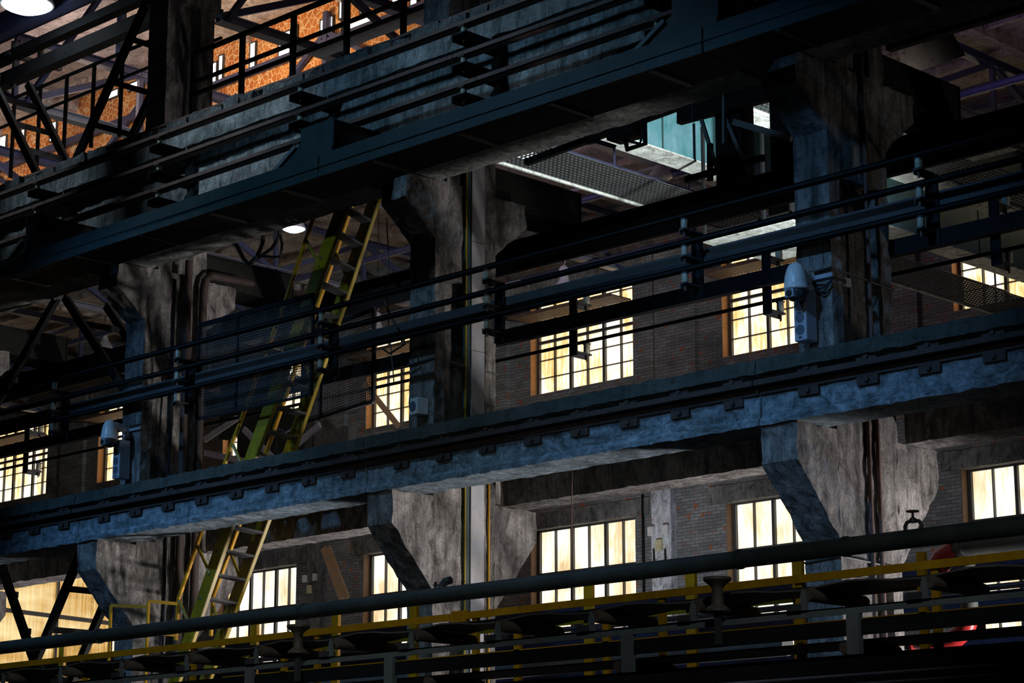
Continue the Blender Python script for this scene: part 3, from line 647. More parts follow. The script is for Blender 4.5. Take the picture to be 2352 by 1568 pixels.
dome(-6.05, 7.52, 'white dome security camera on the left column above the lower girder', 1.0)
def colspk(X, lab, z0=6.95, z1=7.50):
    t = thing('column_loudspeaker', lab, 'speaker', (X-0.33, -0.12, z0), 'column loudspeakers')
    o = MB().box(X-0.34, X-0.18, -0.22, -0.03, z0, z1).build('case', 'speaker', t, bev=0.015)
    for k in range(3):
        MB().lathe((X-0.26, -0.222, z0+0.12+0.13*k), [(0.055, 0), (0.055, 0.003), (0.0, 0.003)], 24, (0, -1, 0)).build('driver', 'spk_dark', o)
    MB().box(X-0.28, X-0.24, -0.225, -0.22, z0+0.03, z0+0.045).build('badge', 'rubber', o)
    MB().box(X-0.28, X-0.24, -0.03, 0.0, z0+0.2, z0+0.3).build('mount', 'dark', t)
colspk(6.0, 'tall slim grey-blue loudspeaker under the dome camera on the right column')
colspk(-6.0, 'tall slim grey-blue loudspeaker under the dome camera on the left column')
# square horn loudspeaker on the middle column
t = thing('wall_loudspeaker', 'small square pale loudspeaker with round cone on the middle column', 'speaker', (-0.2, -0.1, 7.05))
MB().prism([(-0.29, -0.14), (-0.13, -0.16), (-0.09, 0.0), (-0.25, 0.0)], 'z', 7.02, 7.23).build('case', 'white', t, bev=0.012)
MB().lathe((-0.215, -0.152, 7.125), [(0.062, 0), (0.062, 0.006), (0.0, 0.006)], 24, (-0.12, -1, 0)).build('cone', 'spk_dark', t)
# bracket rails and junction box on the right column
t = thing('junction_box', 'small pale square junction box on the right column, black cables looping to the camera', 'box', (6.0, 0.2, 7.55))
MB().box(6.0, 6.035, 0.20, 0.29, 7.56, 7.65).build('case', 'white', t, bev=0.004)
MB().box(5.79, 6.03, -0.04, -0.014, 7.62, 7.665).build('mounting_channel', 'speaker', t)
MB().path([(6.03, -0.02, 7.60), (6.04, 0.08, 7.605), (6.03, 0.2, 7.605)], 0.012, 8).build('cable', 'rubber', t, True)
for dz, sag in ((0.02, 0.01), (0.01, 0.09), (0.0, 0.12)):
    pts = [(5.80+0.24*k/8, -0.05-0.03*math.sin(k/8*math.pi), 7.58+dz-sag*math.sin(k/8*math.pi)) for k in range(9)]
    MB().path(pts, 0.011, 8).build('cable', 'rubber', t, True)
tag(MB().box(-6.24, -5.98, -0.04, -0.014, 7.64, 7.69).build('mounting_channel', 'speaker'), 'short pale mounting channel beside the dome camera on the left column', 'bracket')
# ------------------------------------------------------------------ steel bracing in the left bay
def laced(name, lab, A, B, w=0.13, mat='beam_black', planes=(0.15, 0.90)):
    t = thing(name, lab, 'brace', ((A[0]+B[0])/2, 0.5, (A[1]+B[1])/2), 'steel braces in the left bay')
    for y in planes:
        MB().bar((A[0], y, A[1]), (B[0], y, B[1]), 0.02, w, (1, 0, 0.3)).bar((A[0]+0.05, y+0.04, A[1]), (B[0]+0.05, y+0.04, B[1]), 0.08, 0.015, (1, 0, 0.3)).build('angle_leg', mat, t)
    n = 3
    for k in range(1, n+1):
        f = k/(n+1.0); x, z = A[0]+(B[0]-A[0])*f, A[1]+(B[1]-A[1])*f
        MB().bar((x, 0.12, z), (x, 0.95 if len(planes) > 1 else 0.30, z), 0.02, 0.09).build('batten', mat, t)
laced('steel_brace', 'double steel brace slanting down right to the left column, between the two girders', (-8.3, 10.0), (-6.45, 8.1))
laced('steel_brace', 'single black steel brace slanting down left from the upper girder toward the frame edge', (-8.55, 10.0), (-10.8, 7.9), planes=(0.15,))
laced('steel_brace', 'single black steel brace slanting down right from the frame edge below the lower girder', (-9.75, 6.2), (-8.2, 3.9), planes=(0.15,))
laced('steel_brace', 'double steel brace slanting down left from the lower girder at the left column', (-7.55, 6.15), (-9.1, 3.9))
laced('steel_brace', 'double steel brace slanting down left beside the upper column shaft', (-6.45, 14.3), (-8.25, 12.05), mat='black')
laced('steel_brace', 'double steel brace slanting down right above the upper girder at the left edge', (-10.8, 14.2), (-9.2, 12.1), mat='dark')
# ------------------------------------------------------------------ walkway railings above the upper girder
def railing(lab, x0, x1, y, zb, zt, zm, pitch_, mat='black', r=0.022, grp=None, first=0.0, tr=0.0, flat=False):
    t = thing('guard_rail', lab, 'railing', (x0, y, zb), grp)
    (MB().box(x0, x1, y-0.012, y+0.012, zt-0.07, zt) if flat else MB().bar((x0, y, zt), (x1, y, zt), r*2, r*2+tr)).build('top_rail', mat, t)
    for z in zm: (MB().box(x0, x1, y-0.008, y+0.008, z-0.03, z) if flat else MB().bar((x0, y, z), (x1, y, z), r*1.7, r*1.7)).build('mid_rail', mat, t)
    x = x0+first
    while x <= x1:
        MB().bar((x, y, zb), (x, y, zt), r*2.2, r*2.2, (0, 1, 0)).build('post', mat, t); x += pitch_
    return t
railing('black walkway railing behind the left brace, above the upper girder', -16, -6.4, 1.5, 13.0, 14.42, (13.98,), 0.78)
railing('black walkway railing right of the upper column shaft, in front of the orange masonry', -6.0, 5.6, 0.7, 12.0, 13.40, (12.95, 12.76), 1.15, r=0.03)
tag(MB().box(-6, 5.6, 1.14, 1.6, 12.35, 12.45).build('walkway_plank', 'rust'), 'rusty walkway plank behind the upper railing', 'walkway')
tag(MB().box(-5.2, 5.5, 2.2, 2.5, 13.6, 13.66).build('cable_tray', 'light_steel'), 'pale perforated cable tray behind the upper railing', 'tray')
tag(MB().box(-24, -5.8, 2.4, 2.6, 15.82, 15.98).build('steel_channel', 'black'), 'upper of two black beams crossing below the lantern roof, top left', 'beam')
tag(MB().box(-24, -5.8, 2.4, 2.62, 15.35, 15.60).build('steel_channel', 'black'), 'lower, thicker of two black beams crossing below the lantern roof, top left', 'beam')
tag(MB().box(-24, -6.5, 2.0, 2.25, 16.08, 16.5).build('steel_channel', 'purple_steel'), 'deep dark blue beam in the top left corner under the lamp', 'beam')
for zz, yy, w_ in ((16.25, 2.5, 'upper'), (16.05, 2.9, 'lower')):
    tag(MB().path([(-20, yy, zz), (-8, yy, zz)], 0.015, 6).build('bus_wire', 'rubber'), w_+' of two thin wires strung below the lantern roof, top left', 'wire')
t = thing('insulator_stand', 'short stand with three dark insulators under the lantern roof, top left', 'insulator', (-13.8, 2.6, 15.6))
for k in range(3):
    m = MB(); insul(m, -13.80, 2.5+0.28*k, 15.98, 0.18, 0.06); m.build('insulator', 'dark', t, True)
MB().box(-13.86, -13.74, 2.35, 3.5, 15.86, 15.92).box(-13.84, -13.76, 2.5, 2.56, 15.3, 15.9).build('arm', 'dark', t)
# ------------------------------------------------------------------ roof trusses of the far aisle
def truss(X, k, z0=15.3, z1=16.55, y0=3.0, y1=19.6, mats=('purple_steel', 'light_steel')):
    t = thing('roof_truss', TL[k], 'truss', (X, y0, z0), 'roof trusses of the far aisle')
    MB().ibeam((X, y0, z0), (X, y1, z0), 0.22, 0.16).build('bottom_chord', mats[1], t); MB().ibeam((X, y0, z1), (X, y1, z1), 0.2, 0.16).build('top_chord', mats[0], t)
    n = 6; dy = (y1-y0)/n
    for i in range(n):
        a = y0+dy*i; za, zb = (z0, z1) if i % 2 == 0 else (z1, z0)
        MB().bar((X, a, za), (X, a+dy, zb), 0.1, 0.12).build('diagonal', mats[0], t)
        MB().bar((X, a+dy/2 if False else a, z0), (X, a, z1), 0.09, 0.09, (0, 1, 0)).build('vertical', mats[0], t)
TL = ['roof truss farthest left in the far aisle', 'roof truss second from the left in the far aisle', 'pale roof truss seen past the brace at top left', 'roof truss behind the upper column shaft',
      'roof truss seen behind the ladder top', 'roof truss in the dark right of the middle column', 'roof truss behind the crane girders', 'roof truss in the upper right corner']
for k, X in enumerate((-38.5, -32.5, -26.5, -20.5, -14.5, -8.5, -2.5, 3.5)): truss(X, k)
for i, (y, z) in enumerate(((6.5, 15.15), (10.5, 15.15), (14.5, 15.15), (18.2, 15.1))):
    tag(MB().path([(-60, y, z), (12, y, z)], 0.07, 10).build('tie_tube', 'purple_steel', None, True), ('nearest', 'second', 'third', 'farthest')[i]+' of the long bluish tie tubes running along below the far aisle roof', 'tube')
for i, y in enumerate((3.2, 7.9)):
    m = MB()
    x = -44.5
    while x < 8:
        m.bar((x, y, 15.3), (x+3, y, 17.2), 0.09, 0.09); m.bar((x+3, y, 17.2), (x+6, y, 15.3), 0.09, 0.09); m.bar((x+3, y, 15.3), (x+3, y, 17.6), 0.12, 0.12, (0, 1, 0)); x += 6
    m.box(-60, 12, y-0.05, y+0.05, 16.9, 17.05)
    tag(m.build('lantern_bracing', 'purple_steel'), ('near', 'far')[i]+' row of lantern bracing under the roof', 'truss')
tag(MB().bar((-26, 16, 14.3), (-14.3, 16, 14.3), 0.05, 0.05).build('tie_rod', 'light_steel'), 'thin pale tie rod across the dark gap behind the ladder', 'rod')
tag(MB().bar((-13.5, 14.0, 15.2), (-4, 14, 15.2), 0.05, 0.05).build('tie_rod', 'light_steel'), 'thin pale tie rod across the dark gap right of the middle column', 'rod')
# ------------------------------------------------------------------ high-bay lamps
def highbay(p, s, lab, on, grp='high-bay lamps', pw=60):
    t = thing('high_bay_lamp', lab, 'lamp', p, grp); c = Vector(p)
    MB().lathe(c, [(0.24*s, 0), (0.245*s, 0.01*s), (0.21*s, 0.10*s), (0.13*s, 0.20*s), (0.10*s, 0.26*s), (0.10*s, 0.30*s), (0.085*s, 0.30*s)], 28).build('shade', 'lamp_shell', t, True)
    MB().lathe(c, [(0.0, -0.07*s), (0.12*s, -0.055*s), (0.2*s, -0.02*s), (0.23*s, 0.002*s), (0.0, 0.003*s)], 24).build('lens', 'lamp_on' if on else 'lamp_shell', t, True)
    MB().lathe(c+Vector((0, 0, 0.30*s)), [(0.085*s, 0), (0.09*s, 0.03*s), (0.07*s, 0.04*s), (0.07*s, 0.11*s), (0.11*s, 0.12*s), (0.11*s, 0.17*s), (0.06*s, 0.24*s), (0.0, 0.25*s)], 24).build('gear_housing', 'lamp_shell', t, True)
    hk = [c+Vector((0.05*s*math.sin(k/14*2*math.pi)*(1 if k < 8 else 1), 0, 0.55*s+0.035*s*k)) for k in range(15)]
    MB().path(hk, 0.012*s, 8).build('hook', 'light_steel', t, True)
    MB().path([c+Vector((0, 0, 0.5*s)), c+Vector((0, 0, max(0.6*s, (16.66 if p[1] > 8.2 else 17.66)-p[2])))], 0.012, 6).build('suspension_rod', 'rubber', t)
    if on:
        l = lamp('high_bay_light', 'POINT', c+Vector((0, 0, -0.12*s)), pw, (0.55, 0.8, 1.0), None, 0.1)
        l.parent = t; l.location = (0, 0, -0.15*s)
highbay(tuple(onY(62, 12, 1.5)), 1.9, 'large lit high-bay lamp glowing blue-white at the top left corner', True, pw=4)
highbay(tuple(onY(675, 526, 10.0)), 1.0, 'lit high-bay lamp under the roof just left of the ladder top', True, pw=25)
highbay(tuple(onY(1208, 356, 10.0)), 0.9, 'small lit high-bay lamp right of the middle column top', True, pw=15)
highbay(tuple(onY(1295, 668, 15.0)), 1.0, 'unlit hanging lamp with S-hook above the central upper window', False)
highbay(tuple(onY(866, 765, 15.0)), 0.9, 'unlit hanging lamp above the window left of the middle column', False)
highbay(tuple(onY(240, 800, 15.0)), 0.9, 'unlit hanging lamp behind the left brace', False)
highbay(tuple(onY(1517, 408, 14.0)), 1.0, 'unlit hanging lamp below the crane walkway mesh', False)
# ------------------------------------------------------------------ overhead crane of the far aisle
t = thing('overhead_crane', 'teal double-girder overhead crane bridge with pale undersides in the far aisle', 'crane', (-0.8, 3.2, 12.13))
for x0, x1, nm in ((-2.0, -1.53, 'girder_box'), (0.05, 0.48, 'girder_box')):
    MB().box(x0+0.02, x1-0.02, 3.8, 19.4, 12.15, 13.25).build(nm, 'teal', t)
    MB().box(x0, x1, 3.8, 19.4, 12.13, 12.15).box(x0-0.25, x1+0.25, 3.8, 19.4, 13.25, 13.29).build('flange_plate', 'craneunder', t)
    m = MB()
    for k in range(9): m.box(x1-0.021, x1-0.012, 4.4+1.7*k, 4.43+1.7*k, 12.16, 13.24)
    m.build('web_stiffener', 'blue', t)
for x0, x1 in ((-3.75, -2.75), (0.55, 1.45)):
    m = MB(); st = 0.09
    y = 4.0
    while y < 19: m.box(x0, x1, y, y+0.018, 12.18, 12.2); y += st
    x = x0
    while x < x1: m.box(x, x+0.018, 4.0, 19, 12.18, 12.2); x += st
    m.build('walkway_mesh', 'dark', t)
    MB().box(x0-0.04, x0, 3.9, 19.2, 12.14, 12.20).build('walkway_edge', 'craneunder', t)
    rl = MB().path([(x0-0.03, 3.7, 13.2), (x0-0.03, 19, 13.2)], 0.025, 8).path([(x0-0.03, 3.7, 12.7), (x0-0.03, 19, 12.7)], 0.02, 8)
    for k in range(9): rl.path([(x0-0.03, 3.8+1.85*k, 12.2), (x0-0.03, 3.8+1.85*k, 13.2)], 0.02, 6)
    rl.build('walkway_railing', 'purple_steel', t)
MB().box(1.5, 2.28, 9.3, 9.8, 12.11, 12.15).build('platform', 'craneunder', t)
MB().box(-4.0, 2.6, 3.5, 3.8, 12.2, 12.9).build('end_carriage', 'black', t)
for xx in (-3.4, 1.9):
    MB().lathe((xx, 3.55, 12.1), [(0.25, 0), (0.25, 0.12)], 20, (0, 1, 0)).build('wheel', 'dark', t)
# cab
c0, c1, c2 = onZ(1613, 557, 10.8), onZ(1765, 512, 10.8), onZ(1740, 595, 10.8)
t = thing('crane_cab', 'dark crane cab hanging below the bridge, its pale floor seen from underneath', 'cab', tuple(c0))
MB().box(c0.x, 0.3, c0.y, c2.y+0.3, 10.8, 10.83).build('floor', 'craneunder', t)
MB().box(c0.x, 0.3, c0.y, c0.y+0.03, 10.83, 10.95).box(c0.x+0.02, 0.3, c2.y+0.27, c2.y+0.3, 10.83, 12.1).box(0.27, 0.3, c0.y, c2.y+0.3, 10.83, 12.1).build('wall', 'black', t)
for x_ in (c0.x+0.05, -0.2): MB().box(x_, x_+0.04, c0.y-0.05, c0.y, 10.83, 12.6).build('ladder_rail', 'black', t)
t = thing('hanging_mast', 'broad black crane mast before the teal girder, left of the right column', 'mast', (0.9, 5, 10.0))
p0, p1 = onY(1645, 400, 3.05), onY(1706, 400, 3.05)
MB().box(p0.x, p1.x, 3.05, 3.3, 9.9, 12.6).build('body', 'black', t)
p2, p3 = onY(1770, 350, 3.05), onY(1828, 350, 3.05)
MB().box(p2.x, p3.x, 3.05, 3.3, 9.9, 12.6).build('rear_post', 'black', t)
p4, p5 = onY(1640, 230, 3.0), onY(1828, 180, 3.0)
MB().bar(onY(1560, 262, 3.0), onY(1850, 185, 3.0), 0.1, 0.28).build('top_beam', 'black', t)
MB().bar(onY(1648, 225, 3.0), onY(1720, 395, 3.0), 0.04, 0.05).bar(onY(1605, 255, 3.0), onY(1650, 400, 3.0), 0.03, 0.05).build('slanted_bar', 'grey', t)
MB().bar(onY(1685, 280, 2.95), onY(1818, 318, 2.95), 0.05, 0.08).build('cross_arm', 'grey', t)
MB().path([onY(1662, 195, 2.95), onY(1662, 330, 2.95)], 0.022, 8).build('tube', 'grey', t)
MB().bar(onY(1575, 413, 3.0), onY(1755, 362, 3.0), 0.06, 0.08).bar(onY(1631, 330, 3.0), onY(1631, 415, 3.0), 0.05, 0.07).build('frame', 'black', t)
MB().box(*sum(([min(a, b), max(a, b)] for a, b in zip(onY(1590, 228, 2.95), onY(1596, 280, 3.0))), [])).build('side_lamp', 'light_steel', t)
t = thing('floodlight', 'black floodlight in a yoke frame before the teal crane girder', 'lamp', tuple(onY(1460, 320, 3.0)))
def P(a, b, y=3.0): return onY(a, b, y)
MB().bar(P(1208, 373), P(1600, 230), 0.08, 0.09).build('carrier_beam', 'black', t)
MB().bar(P(1357, 293), P(1357, 330), 0.06, 0.09).bar(P(1357, 320), P(1412, 337), 0.05, 0.06).build('arm', 'black', t)
MB().path([P(1480, 258), P(1482, 330), P(1440, 343), P(1438, 325)], 0.035, 8).build('yoke', 'black', t)
a = P(1440, 300); MB().box(a.x-0.25, a.x+0.22, a.y-0.15, a.y+0.15, a.z-0.12, a.z+0.1).build('lamp_body', 'black', t, bev=0.03)
MB().path([P(1400, 300), P(1425, 320), P(1470, 330), P(1478, 300)], 0.02, 8).build('cable', 'rubber', t, True)
tag(MB().prism([(5.9, 12.1), (7.3, 12.75), (7.0, 13.0), (6.2, 13.1), (5.8, 12.6)], 'x', 2.95, 3.05).build('brown_bracket', 'rust_dark'), 'brown triangular bracket plate in the upper right corner', 'bracket')
tag(MB().bar(onY(2040, 106, 2.0), onY(2480, -26, 2.0), 0.1, 0.13).build('steel_channel', 'black'), 'black beam crossing the purple roof gap in the upper right corner', 'beam')
# ------------------------------------------------------------------ big pipe and its valves
t = thing('main_pipe', 'long dusty dark pipe crossing the whole lower part in front of the columns', 'pipe', (0, -3, 4.3))
MB().path([(-14, -3, 4.30), (13.5, -3, 4.30)], 0.078, 24).build('tube', 'pipe', t, True)
for x in (-8.2, -2.5, 1.2, 8.25, 7.1): MB().path([(x, -3, 4.30), (x+0.04, -3, 4.30)], 0.088, 24).build('clamp', 'dark', t, True)
def valve(x, lab):
    t = thing('bypass_valve', lab, 'valve', (x, -3, 4.37))
    pts = [(x-0.08, -3, 4.36), (x-0.078, -3, 4.41), (x-0.06, -3, 4.438), (x-0.03, -3, 4.445), (x+0.03, -3, 4.445), (x+0.06, -3, 4.438), (x+0.078, -3, 4.41), (x+0.08, -3, 4.36)]
    MB().path(pts, 0.016, 12).build('bent_tube', 'dark', t, True)
    MB().lathe((x, -3, 4.43), [(0.028, 0), (0.028, 0.035), (0.012, 0.045), (0.009, 0.09), (0.018, 0.095)], 16).build('valve_body', 'dark', t, True)
    MB().path([(x+0.05*math.cos(a*math.pi/6), -3+0.05*math.sin(a*math.pi/6), 4.525) for a in range(12)], 0.006, 6, closed=True).bar((x-0.05, -3, 4.525), (x+0.05, -3, 4.525), 0.01, 0.01).build('handwheel', 'rust', t, True)
valve(8.95, 'small bypass valve with handwheel on the main pipe, at right')
t = thing('stub_pipe', 'short curved stub pipe with two wing bolts on the main pipe by the middle column', 'pipe', (3.0, -3, 4.35))
MB().path([(3.16, -2.85, 4.34), (3.165, -2.84, 4.42), (3.2, -2.83, 4.46), (3.27, -2.82, 4.47)], 0.04, 14).build('elbow', 'dark', t, True)
for x in (3.24, 3.38): MB().lathe((x, -3, 4.375), [(0.015, 0), (0.015, 0.025), (0.03, 0.03), (0.03, 0.035), (0.012, 0.04), (0.018, 0.06), (0.0, 0.065)], 12).build('bolt', 'dark', t, True)
# ------------------------------------------------------------------ yellow railings
t = thing('guard_rail', 'bright yellow flat-bar railing along the conveyor, front', 'railing', (-2, -5, 3))
MB().box(-9, 5.55, -5.01, -4.99, 3.73, 3.79).box(5.75, 13, -5.01, -4.99, 3.73, 3.79).box(5.55, 5.75, -4.99, -4.97, 3.70, 3.81).build('top_rail', 'yellow', t)
MB().box(-9, 13, -5.0, -4.99, 3.36, 3.395).build('mid_rail', 'yellow', t)
for x in (-4.0, -2.2, 0.1, 1.9, 3.75, 5.81, 7.9, 9.25, 10.45, 12.0): MB().box(x, x+0.06, -4.99, -4.95, 2.7, 3.75).build('post', 'yellow', t)
t = thing('guard_rail', 'dark yellow railing behind the main pipe', 'railing', (-6, -2.3, 3))
MB().box(-14, -0.7, -2.31, -2.25, 4.40, 4.45).box(-0.5, 13, -2.31, -2.25, 4.40, 4.45).build('top_rail', 'green_yellow', t)
MB().box(-14, 13, -2.3, -2.28, 3.98, 4.04).build('mid_rail', 'yellow', t)
for x in (-4.35, -0.55, 0.85, 2.1, 4.6, 5.9, 7.15): MB().box(x, x+0.11, -2.3, -2.26, 3.0, 4.42).build('post', 'yellow', t)
t = thing('guard_rail', 'bright orange-yellow posts of the inner walkway railing', 'railing', (3, -3.5, 3))
for x in (1.46, 4.83, 5.94, 9.31): MB().box(x, x+0.075, -3.5, -3.46, 2.8, 4.1 if x > 9 else 3.85).build('post', 'yellow', t)
MB().box(0.5, 11, -3.5, -3.47, 3.60, 3.63).build('mid_rail', 'yellow', t)
# ------------------------------------------------------------------ conveyor
t = thing('belt_conveyor', 'long dusty belt conveyor frame along the bottom of the view', 'conveyor', (5, -5.7, 2.6))
MB().box(-4, 14, -6.01, -5.995, 3.335, 3.385).box(-4, 14, -6.01, -5.96, 3.375, 3.385).build('side_rail', 'grey', t)
MB().box(-4, 14, -5.31, -5.295, 3.335, 3.385).build('rear_side_rail', 'dark', t)
MB().box(-4, 14, -6.0, -5.98, 3.19, 3.29).build('lower_channel', 'black', t)
bl = MB(); n = 90
for i in range(n):
    x0, x1 = -4+18*i/n, -4+18*(i+1)/n
    s0 = 0.018*math.sin((x0-0.2)*2*math.pi); s1 = 0.018*math.sin((x1-0.2)*2*math.pi)
    bl.prism([(x0, 3.55+s0), (x1, 3.55+s1), (x1, 3.562+s1), (x0, 3.562+s0)], 'y', -6.0+0.08, -5.38)
bmesh.ops.remove_doubles(bl.bm, verts=bl.bm.verts, dist=1e-4)
bl.build('carrying_belt', 'belt', t)
MB().box(-4, 14, -5.9, -5.42, 3.16, 3.172).build('return_belt', 'belt', t)
for k in range(14):
    x = 0.27+0.985*k
    r_ = MB().lathe((x, -5.98, 3.495), [(0.0, 0), (0.043, 0.0), (0.047, 0.01), (0.047, 0.64), (0.04, 0.66), (0.0, 0.66)], 20, (0, 1, 0)).build('roller', 'roller', t, True)
    MB().prism([(x-0.05, 3.385), (x+0.03, 3.385), (x+0.015, 3.50), (x-0.01, 3.53), (x-0.025, 3.50)], 'y', -6.03, -6.015).build('bearing_bracket', 'grey', t)
    MB().box(x-0.14, x-0.02, -6.04, -5.96, 3.385, 3.43).build('bracket_foot', 'dark', t)
for k in range(6):
    x = 2.2+2.05*k
    MB().lathe((x, -5.96, 3.12), [(0.0, 0), (0.045, 0.0), (0.05, 0.01), (0.05, 0.60), (0.0, 0.62)], 20, (0, 1, 0)).build('return_roller', 'roller', t, True)
for x in (4.1, 5.9, 8.48, 10.51, 12.6):
    MB().box(x-0.04, x+0.06, -6.03, -5.98, 2.9, 3.335).build('leg', 'grey', t)
    MB().bar((x+0.0, -5.99, 3.05), (x+0.75, -5.99, 2.35), 0.05, 0.08).build('knee_brace', 'black', t)
    MB().bar((x+0.0, -5.99, 3.02), (x+0.25, -5.2, 3.02), 0.05, 0.08).build('cross_member', 'black', t)
for x in (4.81, 9.39):
    MB().lathe((x, -6.06, 3.43), [(0.0, 0), (0.09, 0.0), (0.09, 0.015), (0.045, 0.05), (0.04, 0.16), (0.05, 0.18), (0.10, 0.22), (0.10, 0.24), (0.0, 0.245)], 24).build('guide_spool', 'roller', t, True)
    MB().box(x-0.02, x+0.02, -6.08, -6.04, 3.2, 3.43).build('spool_post', 'dark', t)
MB().path([(-4, -5.7, 3.6)]+[(-4+0.35*k, -5.55+0.05*random.random(), 3.60+0.02*random.random()) for k in range(1, 51)], 0.012, 5).build('loose_rope', 'rubber', t)
# ------------------------------------------------------------------ machinery between the conveyor and the columns
tag(MB().path([(-6, 1.8, 4.08), (3.9, 1.8, 4.08)], 0.11, 20).build('duct_pipe', 'pipe', None, True), 'thick grey pipe low behind the conveyor, below the central window', 'pipe')
t = thing('supply_pipe', 'grey pipe with red elbows and flanges at lower right', 'pipe', (5, 3, 4))
MB().path([(3.6, 3, 4.14), (4.9, 3, 4.12), (5.15, 3, 4.12)], 0.055, 16).build('tube', 'pipe', t, True)
MB().path([(5.1, 3, 4.12), (5.3, 3, 4.14), (5.45, 3, 4.24), (5.52, 3, 4.40)], 0.11, 20).build('lower_elbow', 'red', t, True)
MB().path([(5.15, 3, 5.0), (5.32, 3, 5.10), (5.5, 3, 5.15)], 0.12, 20).path([(5.5, 3, 5.16), (9.5, 3, 5.16)], 0.118, 20).build('upper_tube', 'pipe', t, True)
MB().path([(5.12, 3, 4.96), (5.2, 3, 5.06), (5.4, 3, 5.14)], 0.13, 20).build('upper_elbow', 'red', t, True)
for x in (5.0, 4.75): MB().path([(x, 3, 4.12), (x+0.03, 3, 4.12)], 0.1, 20).build('flange', 'red', t, True)
MB().path([(5.52, 3, 4.40), (5.5, 3, 5.0)], 0.10, 16).build('riser', 'pipe', t, True)
k = 0
for y, z, h, lab in ((8.0, 5.05, 0.28, 'upper deep blue-grey plate rail of the far machine line'), (8.2, 4.6, 0.22, 'middle blue-grey plate rail of the far machine line'), (7.5, 4.15, 0.3, 'lower deep blue-grey plate rail of the far machine line'), (7.8, 5.6, 0.10, 'thin top rail of the far machine line'), (6.5, 3.6, 0.35, 'lowest dark plate rail of the far machine line')):
    tag(MB().box(-26, 10, y, y+0.1, z, z+h).build('machine_rail', 'purple_steel'), lab, 'beam')
t = thing('roller_table', 'low machine line of dark stands and small boxes below the far windows', 'machine', (-8, 9, 3))
for k in range(22):
    x = -25+1.5*k; MB().box(x, x+0.16, 8.3, 8.5, 0, 5.55).build('stand', 'purple_steel', t)
    if k % 2: MB().box(x+0.3, x+0.75, 8.2, 8.6, 5.15, 5.40).build('gearbox', 'dark', t, bev=0.02)
for k in range(2): MB().box(-26, 10, 8.25+0.3*k, 8.3+0.3*k, 5.42, 5.46).build('guide_bar', 'light_steel', t)
t = thing('front_base_beam', 'long black base beam filling the bottom right corner', 'beam', (11, -8, 2.0))
MB().box(2, 14.5, -8.02, -7.98, 1.9, 2.84).box(2, 14.5, -8.02, -7.6, 2.82, 2.84).build('web', 'black', t)
MB().path([(8, -8.12, 2.715), (14.5, -8.12, 2.715)], 0.010, 8).path([(8, -8.12, 2.665), (14.5, -8.12, 2.665)], 0.008, 8).build('edge_rod', 'light_steel', t, True)
tag(MB().path([(0+0.12*k, -5.9, 2.9+0.12*math.sin(k*0.9)) for k in range(12, 34)], 0.015, 6).build('hanging_cable', 'rubber', None, True), 'loose black cable looping under the conveyor near the middle', 'cable')
# ------------------------------------------------------------------ backlit sheet gate at lower left
t = thing('sheet_gate', 'glowing amber corrugated translucent sheet gate at the lower left', 'gate', (-23, 10, 6))
A, B = onY(-20, 1300, 10.0), onY(262, 1300, 14.0)
def gp(u, v): # panel plane running in depth
    return Vector((A.x+(B.x-A.x)*u, A.y+(B.y-A.y)*u, 5.2+3.9*v))
m = MB(); n = 120
vs = []
nrm = Vector((B.y-A.y, -(B.x-A.x), 0)).normalized()
for i in range(n+1):
    off = nrm*(0.03*math.sin(i*1.9)); vs.append((m.bm.verts.new(gp(i/n, 0)+off), m.bm.verts.new(gp(i/n, 1)+off)))
for a, b in zip(vs, vs[1:]): m.bm.faces.new((a[0], b[0], b[1], a[1]))
m.build('translucent_sheet', 'poly', t)
fr = MB()
for v in (0.05, 0.58, 0.86): fr.bar(gp(0, v)-nrm*-0.06, gp(1, v)-nrm*-0.06, 0.05, 0.10)
for u in (0.52, 0.98): fr.bar(gp(u, 0)+nrm*0.06, gp(u, 1)+nrm*0.06, 0.07, 0.07, (1, 0, 0))
fr.build('frame', 'sheet', t)
# ------------------------------------------------------------------ small things on the far wall
def wbox(px, py, w_, h, mat, lab, cat='box'):
    p = onY(px, py, WY-0.22)
    return tag(MB().box(p.x-w_/2, p.x+w_/2, WY-0.28, WY-0.2, p.z-h/2, p.z+h/2).build('switch_box', mat, bev=0.01), lab, cat)
M['cream'] = plain('cream_plastic', (0.75, 0.68, 0.42), 0.5); M['whitebox'] = plain('white_box_plastic', (0.85, 0.85, 0.86), 0.5)
wbox(1497, 1220, 0.17, 0.21, 'whitebox', 'left white switch box on the pale pillar right of the central window'); wbox(1530, 1216, 0.17, 0.21, 'whitebox', 'right white switch box on the pale pillar right of the central window')
wbox(1515, 1252, 0.18, 0.25, 'cream', 'cream switch box below the two white ones on the pale pillar')
wbox(701, 1329, 0.14, 0.19, 'whitebox', 'left white switch box on the dark pillar right of the ladder foot'); wbox(725, 1325, 0.14, 0.19, 'whitebox', 'right white switch box on the dark pillar right of the ladder foot'); wbox(712, 1353, 0.15, 0.22, 'cream', 'cream switch box on the dark pillar right of the ladder foot')
for px, l in ((1502, 'left'), (1528, 'right')):
    p = onY(px, 1250, WY-0.22); tag(MB().path([(p.x, WY-0.24, p.z-0.1), (p.x+0.02, WY-0.24, p.z-0.7)], 0.02, 6).build('cable', 'rubber', None, True), l+' black cable below the switch boxes on the pale pillar', 'cable')
for d, l in ((0.0, 'left'), (0.2, 'right')):
    p, q = onY(742, 1258, 18.6), onY(785, 1376, 18.6)
    tag(MB().bar((p.x+d, 18.6, p.z), (q.x+d, 18.6, q.z), 0.04, 0.17, (1, 0, 0)).build('plank', 'wood'), l+' of two pale planks leaning by the far wall', 'plank')
